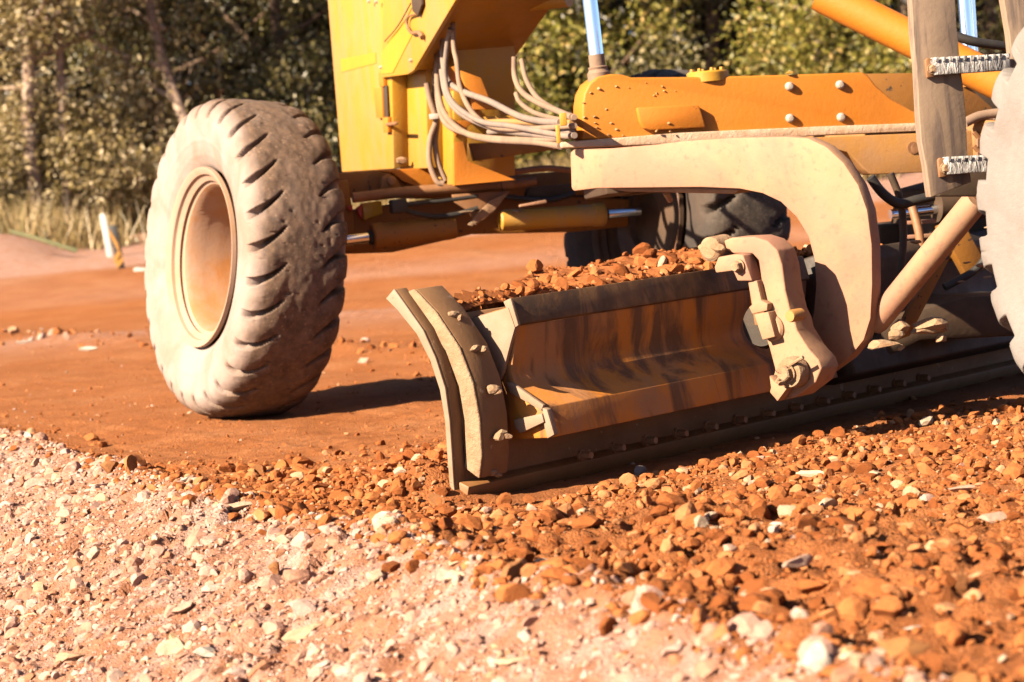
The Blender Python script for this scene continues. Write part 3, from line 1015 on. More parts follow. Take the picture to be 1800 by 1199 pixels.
# ---- front column and gooseneck
S1 = PV(.28); S2 = PV(.21)
Acc().slab(poly([(571, -60), (601, 303), (692, 297), (684, -60)], S1), -l * .07, .006).build('column_plate', 'yellow', GR)
Acc().slab(poly([(598, 104), (660, 92), (661, 111), (600, 127)], PV(.2825)), -l * .0025, 0).build('paint_band', 'yellow_clean', GR)
Acc().slab(poly([(670, 94), (707, 38), (726, 58), (690, 128), (671, 130)], PV(.3045)), -l * .0025, 0).build('paint_band', 'yellow_clean', GR)
Acc().slab(poly([(676, -60), (670, 137), (716, 131), (727, 124), (808, -12), (836, -60)], PV(.302)), -l * .02, .004).build('side_plate', 'yellow', GR)
Acc().slab(poly([(690, -60), (704, 118), (722, 124), (812, -22), (836, -60)], PV(.28)), -l * .45, .008).build('gooseneck', 'yellow', GR)
Acc().slab(poly([(700, 120), (708, 298), (752, 296), (748, 120)], S2), -l * .10, .005).build('bolster', 'yellow', GR)
Acc().slab(poly([(700, 90), (708, 310), (800, 318), (797, 60)], PV(.14)), -l * .27, .006).build('column_core', 'yellow', GR)
Acc().slab(poly([(784, 160), (786, 325), (797, 325), (797, 160)], S2), -l * .06, .003).build('post_flange', 'yellow', GR)
# back faces of the lower column
uP = (PV(.21)[0] - CPOS)
p797 = pp(797, 250, S2)
uu = (p797 - A0).dot(f)
PB = PU(uu)
Acc().slab(poly([(797, 188), (799, 326), (906, 316), (905, 316), (822, 283), (812, 240)], PB), f * .03, .003).build('gusset', 'orange', GR)
Acc().slab(poly([(788, 118), (804, 116), (826, 150), (845, 205), (800, 240), (790, 200)], PU(uu - .03)), f * .02, .003).build('sunlit_patch', 'orange', GR)  # orange patch paints sunlight on the back of the column
Acc().slab(poly([(808, 123), (846, 137), (862, 178), (878, 192), (832, 193)], PU(uu - .05)), f * .02, .003).build('sunlit_patch', 'orange', GR)  # second painted patch of sunlight
Acc().slab(poly([(852, 205), (900, 203), (918, 213), (860, 216)], PU(uu - .10)), f * .03, .003).build('bracket', 'yellow', GR)
# latch and hinge on the column
a_ = Acc().slab(poly([(657, 156), (670, 154), (673, 208), (661, 207)], PV(.30)), -l * .02, .002)
a_.slab(poly([(672, 207), (681, 206), (682, 233), (674, 233)], PV(.30)), -l * .02, .002)
a_.slab(poly([(665, 128), (672, 127), (674, 152), (667, 153)], PV(.30)), -l * .02, .002)
a_.build('latch', 'orange', GR)
Acc().slab(poly([(671, 152), (679, 150), (682, 206), (673, 207)], PV(.292)), -l * .008, .001).build('latch_slot', 'belly', GR)
Acc().tube([pp(681, 219, PV(.3)), pp(697, 217, PV(.31))], .008, 8).lump(pp(697, 218, PV(.31)), .012, 5).build('latch_pin', 'rust', GR)
Acc().lump(pp(706, 283, PV(.26)), .032, 8, (1, 1, .8)).tube([pp(688, 283, PV(.26)), pp(708, 284, PV(.26))], .008, 8).build('grease_plug', 'mud', GR)
for x, y in ((663, 3), (724, 106), (671, 118), (650, 2)):
    Acc().hexbolt(pp(x, y, PV(.303)), l, .007, .012).build('bolt', 'bolt', GR)
# hook and strap hanging on the side plate
Acc().slab(poly([(722, -14), (739, -14), (741, 8), (734, 28), (725, 20), (723, 4)], PV(.32)), -l * .012, .002).build('hook', 'belly', GR)
Acc().tube([pp(x, y, PV(.315)) for x, y in ((734, 24), (718, 30), (716, 46), (724, 58), (736, 57), (743, 66))], [.004, .005, .006, .007, .009, .012], 8, 6).build('strap', 'rust', GR)
Acc().tube([pp(x, y, PV(.315)) for x, y in ((676, 73), (700, 45), (722, 6))], .003, 6, 4).build('cable', 'belly', GR)
# inner flange of the gooseneck
Acc().slab(poly([(806, 44), (808, 40), (832, -4), (836, -20), (834, -2), (812, 44)], PV(.03)), -l * .03, .001).build('inner_flange', 'yellow_clean', GR)
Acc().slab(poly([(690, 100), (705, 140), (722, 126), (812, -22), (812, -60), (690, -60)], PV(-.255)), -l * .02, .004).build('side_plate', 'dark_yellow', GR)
Acc().tube([pp(918, 2, PU(-.9)), pp(1000, -7, PU(-1.05))], .045, 20).build('pipe', 'yellow', GR)

# ---- front axle and steering
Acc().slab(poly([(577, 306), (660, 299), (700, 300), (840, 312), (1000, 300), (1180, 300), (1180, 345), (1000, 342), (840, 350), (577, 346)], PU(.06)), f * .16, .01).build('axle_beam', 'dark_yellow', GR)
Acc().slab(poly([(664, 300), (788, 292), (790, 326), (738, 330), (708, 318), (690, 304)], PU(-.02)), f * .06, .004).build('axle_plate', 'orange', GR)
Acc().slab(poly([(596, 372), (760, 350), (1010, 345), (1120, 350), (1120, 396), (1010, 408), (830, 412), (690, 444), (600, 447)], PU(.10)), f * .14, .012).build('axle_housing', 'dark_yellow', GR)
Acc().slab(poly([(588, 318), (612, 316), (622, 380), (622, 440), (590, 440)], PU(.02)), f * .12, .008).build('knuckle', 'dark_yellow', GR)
lug = Acc().slab(poly([(668, 332), (672, 312), (682, 306), (694, 310), (704, 326), (706, 334)], PU(-.07)), f * .03, .003)
lug.build('clevis', 'dark_yellow', GR)
Acc().lathe(pp(687, 318, PU(-.07)), -f, [(0, .018), (.02, .018), (.022, .012), (.022, 0)], 16).build('pin', 'rust', GR)
Acc().tube([pp(620, 348, PU(-.12)), pp(720, 337, PU(-.12)), pp(885, 325, PU(-.12)), pp(942, 318, PU(-.12))], [.022, .024, .022, .018], 16, 4).build('tie_rod', 'rust', GR)
Acc().tube([pp(880, 326, PU(-.125)), pp(892, 322, PU(-.125)), pp(905, 322, PU(-.125))], .029, 12).build('tie_rod_sleeve', 'rust', GR)
# leaning-link block seen through the axle
Acc().slab(poly([(637, 357), (671, 353), (673, 376), (640, 387)], PU(.0)), f * .05, .003).build('link_block', 'yellow_clean', GR)
Acc().slab(poly([(610, 364), (620, 360), (621, 372), (612, 368)], PU(.0)), f * .03, .003).slab(poly([(628, 366), (637, 358), (638, 386), (630, 377)], PU(.0)), f * .03, .003).build('reflector', 'red', GR)


def cyl(name, p, q, r, mat, rod=None, r2=0.02, cap=.02):
    ax = (q - p).normalized(); L = (q - p).length
    a = Acc().lathe(p, ax, [(0, 0), (0, r * .8), (.006, r * .95), (.03, r), (L - .05, r), (L - .05, r * 1.08), (L - .006, r * 1.08), (L, r), (L, r2)], 32)
    o = a.build(name, mat, GR)
    if rod is not None:
        Acc().tube([q - ax * .02, rod], r2, 20).build('rod', 'chrome', o)
        Acc().lathe(q, ax, [(0, r2 * 1.5), (.014, r2 * 1.5), (.018, r2 * 1.1)], 24).build('gland', 'black', o)
    return o


PC = PU(-.16)
cyl('steering_cylinder', pp(800, 398, PC), pp(654, 417, PC), .055, 'dark_yellow', pp(602, 423, PC), .022)
cyl('steering_cylinder', pp(878, 388, PU(-.15)), pp(1062, 377, PU(-.15)), .048, 'yellow', pp(1125, 371, PU(-.15)), .02)
Acc().tube([pp(x, y, PU(-.2)) for x, y in ((690, 362), (720, 372), (760, 380), (800, 377), (840, 366))], .011, 10, 6).build('hose', 'black', GR)
Acc().tube([pp(x, y, PU(-.2)) for x, y in ((700, 362), (740, 357), (780, 353), (840, 345))], .009, 10, 6).build('hose', 'black', GR)
Acc().box(pp(700, 362, PU(-.2)), l * .035, f * .03, Z * .03, .008).build('hose_fitting', 'black', GR)
Acc().slab(poly([(795, 342), (897, 336), (868, 372), (838, 396), (825, 372), (800, 356)], PU(-.16)), f * .02, .003).build('linkage_plate', 'rust', GR)
Acc().slab(poly([(822, 395), (862, 352), (896, 337), (868, 372), (830, 398)], PU(-.19)), f * .015, .003).build('linkage_arm', 'mud', GR)
Acc().lump(pp(905, 374, PU(-.18)), .028, 21).lump(pp(897, 381, PU(-.18)), .016, 22).build('mud_clump', 'mud', GR)
Acc().lump(pp(817, 372, PU(-.2)), .03, 24, (1.6, 1, .6)).build('mud_clump', 'mud', GR)
Acc().slab(poly([(914, 360), (960, 351), (962, 357), (914, 364)], PU(-.3)), f * .03, .003).build('guide_bar', 'cream', GR)
# drawbar nose and ball joint under the hoses
Acc().slab(poly([(826, 252), (836, 283), (985, 262), (988, 246)], PU(-.55)), f * .05, .004).build('drawbar_plate', 'dark_yellow', GR)
jc = pp(822, 262, PU(-.35))
a_ = Acc()
for j in range(4):
    a_.lathe(jc + Vector((.0 + j * .013, 0, 0)), Z, [(-.055, .0), (-.055, .02), (-.05, .028), (.05, .028), (.055, .02), (.055, 0)], 18)
a_.build('valve_block', 'hose', GR)
a_ = Acc()
for j in range(6):
    a_.tube([jc + Vector((.06 + j * .017, 0, .045 - .01 * j)), jc + Vector((.065 + j * .017, 0.02, -.035 + .012 * (j % 3)))], .012, 8)
a_.build('hose_coupling', 'black', GR)
for sgn in (1, -1):
    p = Mc(-1.3, -.25 + .06 * sgn, .88); q = Mc(-2.0, -.3 + .25 * sgn, .90)
    sd = (q - p).normalized().cross(Z)
    Acc().slab([p - sd * .06 - Z * .07, p + sd * .06 - Z * .07, p + sd * .06 + Z * .07, p - sd * .06 + Z * .07], q - p, .01).build('drawbar_beam', 'belly', GR)

# ---- hoses from the column to the lift beam
def hose(pts, r=.0125, mat='hose', Y0=11.0, Y1=9.05, x0=770, x1=1010):
    P = []
    for p in pts:
        x, y = p[0], p[1]
        t = min(1, max(0, (x - x0) / (x1 - x0)))
        Y = p[2] if len(p) > 2 else Y0 * (1 - t) + Y1 * t
        P.append(pp(x, y, PY(Y)))
    return Acc().tube(P, r, 12, 7).build('hose', mat, GR)


hose([(768, 62), (768, 120), (772, 170), (785, 205), (815, 232), (860, 245), (940, 250), (985, 257)], .0125)
hose([(775, 56), (776, 110), (783, 160), (800, 190), (830, 210), (880, 228), (940, 236), (982, 242)], .0135, 'hose_grey')
hose([(780, 48), (778, 95), (786, 140), (812, 160), (860, 178), (910, 203), (950, 213), (985, 215)], .0125, 'hose_grey', 10.9)
hose([(796, 42), (798, 85), (803, 110), (808, 150), (822, 185), (845, 212), (880, 226), (940, 226), (1010, 221)], .0105, 'hose', 10.85)
hose([(792, 50), (786, 80), (782, 130), (790, 170), (812, 195), (850, 215), (900, 222), (985, 238), (1010, 238)], .011, 'hose_grey', 10.8)
hose([(772, 80), (768, 130), (770, 180), (780, 212), (800, 228), (850, 241), (930, 246), (985, 244)], .011, 'hose')
hose([(904, 100), (905, 135), (918, 162), (945, 180), (980, 195), (1005, 206)], .0115, 'hose', 10.6, 9.05, 900)
hose([(917, 106), (925, 140), (945, 172), (975, 192), (1010, 206)], .010, 'hose', 10.7, 9.1, 900)
hose([(907, 165), (914, 180), (935, 196), (960, 205), (990, 212)], .0095, 'hose', 10.6, 9.05, 900)
hose([(750, 146), (756, 175), (764, 200), (766, 215), (756, 245), (755, 285), (768, 318), (780, 323)], .013, 'hose', 11.1, 11.1)
hose([(768, 100), (764, 160), (768, 210), (765, 250), (770, 285), (783, 318)], .013, 'hose', 11.12, 11.12)
Acc().box(pp(763, 205, PY(11.09)), r0 * .02, Vector((0, .02, 0)), Z * .012, .004).build('hose_clamp', 'bolt', GR)
hose([(842, 216), (890, 214), (950, 216), (1006, 216)], .012, 'dusty_yellow', 11.0, 9.1)
hose([(860, 232), (930, 225), (1006, 232)], .012, 'hose_grey', 11.0, 9.12)
a_ = Acc().box(pp(990, 210, PY(9.05)), r0 * .012, Vector((0, .02, 0)), Z * .022, .003)
a_.box(pp(981, 236, PY(9.05)), r0 * .007, Vector((0, .02, 0)), Z * .032, .003)
a_.build('hose_clamp', 'yellow', GR)

# ---- lift beam over the circle
TB = R(11.5)
fB = Vector((-math.sin(TB), math.cos(TB), 0))
def PBp(d): return (Vector((0.22, 9.25, 0)) + d * fB, fB)
PBM = PBp(0)
plate = [(1024, 246), (1024, 186), (1027, 165), (1036, 147), (1052, 134), (1074, 130), (1094, 131), (1110, 136), (1250, 135), (1400, 131), (1516, 127), (1526, 132), (1540, 150), (1566, 173), (1604, 195), (1650, 205), (1745, 206), (1745, 214), (1560, 224)]
Acc().slab(poly(plate, PBM), fB * .15, .010, 3).build('lift_beam', 'orange', GR)
Acc().slab(poly([(986, 250), (1200, 233), (1450, 222), (1620, 216), (1750, 207), (1750, 219), (1620, 230), (1450, 237), (1200, 252), (988, 260)], PBp(-.02)), fB * .16, .004).build('beam_flange', 'ledge', GR)
Acc().slab(poly([(1120, 189), (1228, 184), (1234, 200), (1241, 224), (1144, 229), (1132, 226), (1125, 214)], PBp(-.030)), fB * .029, .006).build('step_block', 'orange', GR)
Acc().slab(poly([(1500, 130), (1625, 128), (1690, 140), (1745, 190), (1745, 206), (1500, 206)], PBp(.25)), fB * .05, .004).build('rear_plate', 'dark_yellow', GR)
for x, y in ((1387, 152), (1476, 149), (1388, 208), (1478, 206)):
    Acc().lathe(pp(x, y, PBM), -fB, [(0, .016), (.008, .016), (.014, .0135), (.018, .009), (.019, 0)], 20).build('bolt', 'bolt', GR)
cc = pp(1244, 134, PBp(.06))
a_ = Acc().lathe(cc, Z, [(-.02, .074), (.012, .076), (.018, .07), (.02, 0)], 36)
for j in range(8):
    aa = j * math.pi / 4 + .2
    a_.hexbolt(cc + Vector((math.cos(aa) * .058, math.sin(aa) * .058, .018)), Z, .007, .011)
a_.build('pivot_cap', 'yellow', GR)
Acc().lump(pp(1388, 128, PBM), .018, 33, (1.2, 1, .5)).build('mud_clump', 'yellow', GR)
for j, (x, y, s) in enumerate([(1053, 156, 8), (1083, 152, 6), (1105, 154, 4), (1038, 163, 5), (1026, 181, 5), (1066, 192, 5), (1045, 205, 7), (1046, 216, 6), (1048, 224, 7), (1027, 206, 6), (1074, 216, 6), (1083, 227, 6), (1039, 233, 6), (1164, 152, 6), (1167, 160, 6), (1154, 164, 5), (1150, 168, 4), (1070, 237, 8), (1095, 238, 5), (1176, 216, 7), (1155, 230, 9), (1178, 231, 6), (1135, 145, 3), (1187, 160, 3), (1305, 236, 6), (1700, 210, 7)]):
    Acc().lump(pp(x, y, PBp(-(.033 if 1120 < x < 1240 and y > 186 else .002))), s / 900, 50 + j, (1, .7, 1)).build('mud_splatter', 'dusty_yellow', GR)
# lift cylinders
pb = pp(1052, 128, PBp(.045)); pt = pp(1048, 96, PBp(.045)); ptop = pp(1030, -60, PBp(.045))
lc = Acc().lathe(pb, (pt - pb), [(-.03, 0), (-.03, .04), (.0, .041), (.006, .036), (.012, .033), (.02, .036), (.024, .028), (.03, .0285), ((pt - pb).length, .0285), ((pt - pb).length, .025)], 32).build('lift_cylinder', 'hose', GR)
Acc().tube([pt - (ptop - pt).normalized() * .01, ptop], .0265, 28).build('rod', 'chrome', lc)
q0 = pp(1702, 96, PBp(.25)); q1 = pp(1690, -60, PBp(.25))
lc2 = Acc().tube([q0 - (q1 - q0).normalized() * .12, q0], .032, 24).build('lift_cylinder', 'dark_yellow', GR)
Acc().tube([q0, q1], .024, 28).build('rod', 'chrome', lc2)
Acc().tube([pp(1716, 92, PBp(.3)), pp(1706, -60, PBp(.3))], .008, 12).build('rod', 'chrome', lc2)
# centre shift cylinder overhead
e0 = pp(1440, -12, PU(-3.0)); e1 = pp(1810, 172, PU(-3.3))
cs = Acc().lathe(e0, (e1 - e0), [(.05, 0), (.05, .042), (0, .046), (0, .058), (.02, .06), ((e1 - e0).length, .06), ((e1 - e0).length, 0)], 32).build('shift_cylinder', 'orange', GR)
Acc().tube([pp(1560, -30, PU(-2.9)), pp(1640, 40, PU(-3)), pp(1700, 70, PU(-3.05)), pp(1770, 82, PU(-3.05))], .016, 12, 5).build('hose', 'black', GR)

# ---- circle and drawbar under the beam
Acc().slab(poly([(1395, 243), (1618, 234), (1760, 226), (1760, 292), (1625, 303), (1530, 307), (1516, 296), (1490, 268)], PBp(-.06)), fB * .10, .006).build('circle_frame', 'dusty_yellow', GR)
Acc().lathe(pp(1605, 260, PBp(-.06)), -fB, [(0, .022), (.004, .022), (.004, .012), (-.01, .010), (-.01, 0)], 20).build('grease_port', 'rust', GR)
Acc().lump(pp(1605, 259, PBp(-.062)), .026, 71, (1, .2, 1.2)).build('rust_patch', 'rust', GR)
CC = Vector((1.0, 10.1, .92))
Acc().lathe(CC, Z, [(-.04, .45), (-.04, .58), (.035, .58), (.035, .45), (-.04, .45)], 72).build('circle_ring', 'belly', GR)
a_ = Acc()
for j in range(5):
    a_.tube([pp(1712 + j % 2 * 6, 232 + j * 12, PBp(-.09)), pp(1724 - j % 2 * 6, 246 + j * 12, PBp(-.09))], .010, 8)
a_.build('chain', 'rust', GR)
Acc().tube([pp(1696, 216, PBp(-.1)), pp(1722, 204, PBp(-.1)), pp(1760, 198, PBp(-.1))], .018, 12, 4).build('hose', 'hose', GR)

# ---- moldboard arms
PA = PS(1.5)
arm = [(1002, 268), (1008, 263), (1060, 262), (1155, 254), (1200, 248), (1290, 242), (1380, 240), (1420, 243), (1452, 258), (1482, 286), (1508, 325), (1524, 370), (1532, 430), (1533, 500), (1530, 560), (1518, 598), (1492, 630), (1453, 658),
       (1417, 590), (1430, 550), (1434, 500), (1431, 455), (1420, 415), (1400, 382), (1372, 355), (1340, 340), (1300, 332), (1230, 329), (1050, 331), (1008, 336), (1004, 330)]
Acc().slab(poly(arm, PA), b * .055, .005).build('blade_arm', 'cream', GR, sharp=30)
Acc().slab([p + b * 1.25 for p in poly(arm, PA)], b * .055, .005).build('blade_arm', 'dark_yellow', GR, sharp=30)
Acc().slab(poly([(1080, 330), (1180, 330), (1300, 334), (1290, 341), (1100, 337), (1040, 326)], PS(1.555)), b * .10, .003).build('wear_strip', 'rust', GR)
Acc().tube([pp(1170, 338, PS(1.62)), pp(1178, 352, PS(1.66))], .012, 8).build('pin', 'mud', GR)

M['shade_black'] = painted('shade_black_steel', (0.035, 0.02, 0.01), (0.11, 0.05, 0.018), 0.45, 0.7, 5, 0.6)  # near-black colour paints the shade on the right of the blade
M['blade_back'] = painted('stained_shaded_steel', (0.40, 0.20, 0.075), (0.30, 0.145, 0.05), 0.4, 0.65, 6, 0.75, ((.5, .33, .2), 24, 0.66))  # darker base paints the shade on the end backs; spots are stains
# ---- blade (moldboard)
BL = 3.7
E0 = PS(0)
curve = [(678, 525), (698, 545), (732, 587), (756, 634), (773, 686), (782, 740), (786, 800), (790, 850), (793, 862)]
backc = [(692, 508), (712, 536), (743, 580), (765, 629), (782, 682), (790, 740), (794, 800), (797, 850), (799, 866)]
front = poly(curve, E0); back = poly(backc, E0)
# solid sheet
Acc().slab(front + back[::-1], b * .008, .002).build('end_plate_lit_edge', 'blade_dust', GR, sharp=50)  # pale strip paints the sunlit edge of the plate
Acc().slab([p_ + b * .0085 for p_ in front + back[::-1]], b * .047, .003).build('end_plate', 'blade_back', GR, sharp=50)
fr2 = poly([(716, 566), (732, 587)] + curve[3:], E0); bk2 = poly([(733, 562), (743, 580)] + backc[3:], E0)
sheet = [p + b * .056 for p in fr2 + bk2[::-1]]
SH = Acc().slab(sheet, b * (BL - .056), .004).build('moldboard', 'blade_back', GR, sharp=50)
# end bit bolted over the back
c2 = [(705, 517), (744, 557), (783, 618), (806, 680), (816, 740), (818, 800), (815, 822)]
c3 = [(727, 508), (765, 548), (806, 610), (830, 672), (842, 735), (846, 800), (842, 842)]
PE = PS(.05)
Acc().slab(poly(c2, PE) + poly(c3[::-1], PE), b * .010, .004).build('end_bit_lit_edge', 'mud', GR, sharp=50)  # pale strip paints the sunlit edge of the bit
Acc().slab([p_ + b * .0105 for p_ in poly(c2, PE) + poly(c3[::-1], PE)], b * .115, .004).build('end_bit', 'blade_back', GR, sharp=50)
# cutting edge
ce = [(786, 838), (803, 838), (820, 828), (828, 836), (824, 870), (812, 892), (800, 890), (790, 872)]
Acc().slab(poly([(797, 846), (809, 848), (824, 856), (821, 876), (813, 891), (797, 887)], PS(.02)), b * (BL - .04), .004).build('cutting_edge', 'cut_edge', GR)
Acc().slab(poly([(806, 566), (893, 541), (905, 576), (897, 604), (884, 655), (878, 668), (852, 650), (832, 610)], PS(.222)), b * .014, .002).build('sunlit_cap', 'blade_dust', GR)  # pale cap paints the sunlit patch between end bit and rail
# mud-caked bolts of the end bit
for j, (x, y, s) in enumerate([(792, 555, .026), (832, 612, .030), (860, 686, .026), (876, 764, .026), (860, 832, .024)]):
    P = pp(x, y, PS(.112)) + nb * .008
    o = Acc().lump(P, s, 120 + j, (1.15, 1, .9)).lump(P + Vector((.02, 0, -.006)), s * .7, 140 + j).build('mud_caked_bolt', 'mud', GR, False)
Acc().hexbolt(pp(896, 828, PS(.32)) + nb * .0, nb, .018, .035).build('bolt', 'mud', GR)


def q_on_back(s, z):
    """offset of the moldboard's back face at height z"""
    pts = sorted([((p - B0).dot(Z), (p - B0).dot(nb)) for p in back])
    return float(np.interp(z, [t[0] for t in pts], [t[1] for t in pts]))


PLB = (B0 + nb * .012, nb)
P_a, P_b = pp(1025, 800, PLB), pp(1297, 738, PLB)
for j in range(13):
    P = P_a + (P_b - P_a) * (j / 5.0)
    Acc().hexbolt(P - nb * .012, nb, .0135, .045).build('bolt', 'rust', GR)

# rails on the back: a channel with an upper bar, an inner wall and a lower ledge
PR = PS(.24)
S_END = 1.75
Acc().slab(poly([(886, 529), (899, 524), (912, 570), (900, 577)], PR), b * (S_END - .24), .003).build('upper_rail', 'blade_rail', GR)
Acc().slab(poly([(884, 530), (897, 524), (911, 572), (904, 577)], PS(.225)), b * .013, .003).build('rail_end', 'blade_dust', GR)
Acc().slab(poly([(820, 560), (893, 540), (906, 576), (905, 606), (901, 636), (900, 656), (905, 672), (918, 688), (955, 717), (967, 770), (905, 772), (870, 760), (850, 650)], PR), b * (S_END - .24), .003).build('rail_channel', 'blade', GR, sharp=55)
Acc().slab(poly([(903, 738), (952, 727), (956, 742), (914, 762), (905, 752)], PS(.215)), b * .02, .002).build('gusset', 'blade_dust', GR)
Acc().slab(poly([(953, 717), (961, 720), (974, 764), (962, 771), (957, 752)], PS(.222)), b * .022, .002).build('rail_end', 'blade_dust', GR)
Acc().slab(poly([(890, 672), (900, 674), (955, 712), (951, 722), (896, 690)], PS(.226)), b * .013, .002).build('rail_end', 'blade_dust', GR)

Acc().slab([p_ + b * (S_END + .06 - .24) + nb * .03 for p_ in poly([(790, 560), (893, 524), (912, 545), (911, 606), (908, 640), (920, 688), (955, 717), (967, 770), (925, 790), (850, 790), (830, 650)], PR)], b * 1.55, .01).build('slide_channel', 'shade_black', GR, sharp=55)  # channel runs on; its shade is put into the dark colour
# ---- clamp bracket between arm and blade
PK = PS(1.24)
br = [(1272, 423), (1285, 418), (1325, 416), (1348, 423), (1366, 440), (1374, 465), (1380, 510), (1388, 545), (1396, 562), (1400, 580), (1420, 612), (1438, 632), (1444, 648), (1434, 672), (1400, 698), (1366, 706), (1352, 690), (1362, 650), (1352, 612), (1348, 600), (1346, 570), (1343, 540), (1339, 500), (1333, 458), (1322, 446), (1290, 446), (1276, 440)]
KB = Acc().slab(poly(br, PK), b * .10, .006, 3).build('tilt_bracket', 'cream', GR, sharp=35)
Acc().slab(poly([(1306, 440), (1340, 438), (1356, 575), (1326, 572)], PS(1.275)), b * .04, .004).build('bracket_hollow_shade', 'rust', GR)  # dark plate stands for the shaded hollow inside the bracket
Acc().slab(poly([(1255, 470), (1262, 452), (1290, 447), (1306, 448), (1322, 494), (1296, 494), (1288, 476), (1258, 480)], PS(1.20)), b * .06, .005).build('clamp_block', 'cream', GR)
Acc().hexbolt(pp(1300, 468, PS(1.20)), -b, .018, .03).build('bolt', 'mud', GR)
Acc().slab(poly([(1315, 497), (1330, 493), (1338, 528), (1349, 534), (1348, 546), (1322, 552), (1316, 540), (1322, 536)], PS(1.21)), b * .03, .003).build('clamp_block', 'cream', GR)
Acc().slab(poly([(1325, 553), (1350, 548), (1362, 592), (1340, 598)], PS(1.20)), b * .05, .004).build('clamp_block', 'cream', GR)
kc = pp(1336, 572, PS(1.29))
Acc().lathe(kc, b, [(0, 0), (0, .068), (.02, .078), (.06, .078), (.07, .06), (.07, 0)], 36).build('pivot_disc', 'shade_black', GR)
Acc().lathe(pp(1359, 577, PS(1.24)), b, [(-.014, .0), (-.014, .036), (-.006, .043), (.03, .043), (.03, 0)], 40).build('pivot_boss', 'cream', GR)
Acc().lathe(pp(1388, 556, PS(1.19)), b, [(0, 0), (0, .017), (.008, .02), (.06, .02), (.06, 0)], 24).build('pivot_pin', 'dusty_yellow', GR)
a_ = Acc().lathe(pp(1258, 437, PK), b, [(-.04, 0), (-.04, .028), (-.03, .04), (.05, .043), (.06, .03), (.06, 0)], 24)
a_.lump(pp(1262, 434, PS(1.21)), .030, 160).lump(pp(1250, 444, PS(1.23)), .026, 161)
a_.build('mud_caked_pin', 'mud', GR)
pbx = pp(1390, 655, PS(1.20))
a_ = Acc().lathe(pbx, -b, [(-.03, .05), (.0, .05), (.012, .045), (.02, .0)], 24).hexbolt(pbx - b * .015, -b, .024, .03)
a_.lump(pbx - b * .03 + Vector((-.01, 0, .015)), .022, 163).lump(pbx - b * .02 + Vector((-.02, 0, -.03)), .02, 164)
a_.build('pivot_bolt', 'mud', GR)
Acc().tube([pp(1365, 672, PS(1.185)), pp(1385, 645, PS(1.18)), pp(1412, 628, PS(1.18))], .006, 8, 4).build('lock_wire', 'mud', GR)
Acc().slab(poly([(1352, 660), (1362, 672), (1384, 682), (1366, 706), (1356, 690)], PS(1.195)), b * .04, .003).build('lug', 'cream', GR)

# ---- side shift cylinder and dirt between arm and rear wheel
t0_ = pp(1536, 572, PU(-3.35)); t1_ = pp(1716, 352, PU(-3.75))
sc = Acc().lathe(t0_, (t1_ - t0_), [(0, 0), (0, .035), (.02, .04), ((t1_ - t0_).length * .55, .042), ((t1_ - t0_).length - .02, .042), ((t1_ - t0_).length, .03), ((t1_ - t0_).length, 0)], 28).build('brace_tube', 'cream', GR)
Acc().lump(pp(1722, 340, PU(-3.75)), .05, 170, (.9, .9, .9)).build('brace_end', 'rust', GR)
Acc().slab(poly([(1700, 378), (1714, 368), (1640, 512), (1600, 590), (1572, 600), (1600, 540)], PU(-3.3)), f * .03, .003).build('brace_bar', 'dark_yellow', GR)
a_ = Acc()
for j, (x, y, s, q) in enumerate([(1583, 572, .036, (.7, .8, 1.4)), (1576, 590, .025, (.8, .8, 1.2)), (1632, 570, .045, (1.0, .8, 1.0)), (1650, 578, .030, (1.1, .8, .8)), (1655, 596, .02, (.7, .7, 1.2)), (1555, 605, .03, (1.8, .8, .5)), (1618, 583, .03, (1.5, .7, .5)), (1584, 610, .016, (.7, .7, 1.2))]):
    a_.lump(pp(x, y, PU(-3.42)), s * 1.45, 180 + j, q)
a_.build('mud_clump', 'mud', GR, False)
Acc().slab(poly([(1560, 560), (1700, 520), (1800, 515), (1800, 590), (1620, 600), (1540, 640), (1500, 640)], PU(-2.9)), f * .3, .02).build('shade_cover', 'belly', GR)  # dark block added as shade over the lit moldboard back
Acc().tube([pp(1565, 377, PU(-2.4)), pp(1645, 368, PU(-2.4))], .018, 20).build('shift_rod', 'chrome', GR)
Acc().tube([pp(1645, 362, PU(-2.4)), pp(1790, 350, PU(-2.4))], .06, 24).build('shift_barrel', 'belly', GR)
for yy in (392, 417):
    Acc().slab(poly([(1594, yy - 3), (1645, yy - 7), (1647, yy), (1594, yy + 3)], PU(-2.5)), f * .05, .002).build('guard_bar', 'cream', GR)
Acc().tube([pp(x, y, PU(-3.1)) for x, y in ((1530, 312), (1552, 340), (1580, 358), (1610, 352), (1640, 345))], .017, 12, 6).build('hose', 'black', GR)
Acc().tube([pp(x, y, PU(-3.05)) for x, y in ((1565, 305), (1582, 350), (1588, 400), (1586, 450), (1578, 520))], .013, 12, 6).build('hose', 'belly', GR)
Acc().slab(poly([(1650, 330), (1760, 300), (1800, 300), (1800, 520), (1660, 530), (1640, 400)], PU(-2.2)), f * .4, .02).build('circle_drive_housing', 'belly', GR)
Acc().slab(poly([(1545, 396), (1660, 384), (1660, 540), (1545, 560)], PU(-1.9)), f * .3, .02).build('shade_filler', 'belly', GR)  # dark box added to stand for the shade behind the linkage
Acc().slab(poly([(1652, 398), (1690, 382), (1738, 470), (1700, 486)], PU(-2.7)), f * .05, .006).build('link_plate', 'dark_yellow', GR)
Acc().tube([pp(1560, 470, PU(-2.6)), pp(1650, 452, PU(-2.6)), pp(1760, 440, PU(-2.6))], .02, 14, 3).build('link_rod', 'dark_yellow', GR)
Acc().tube([pp(1600, 350, PU(-2.5)), pp(1618, 430, PU(-2.6)), pp(1606, 520, PU(-2.7))], .016, 12, 4).build('hose', 'rust', GR)
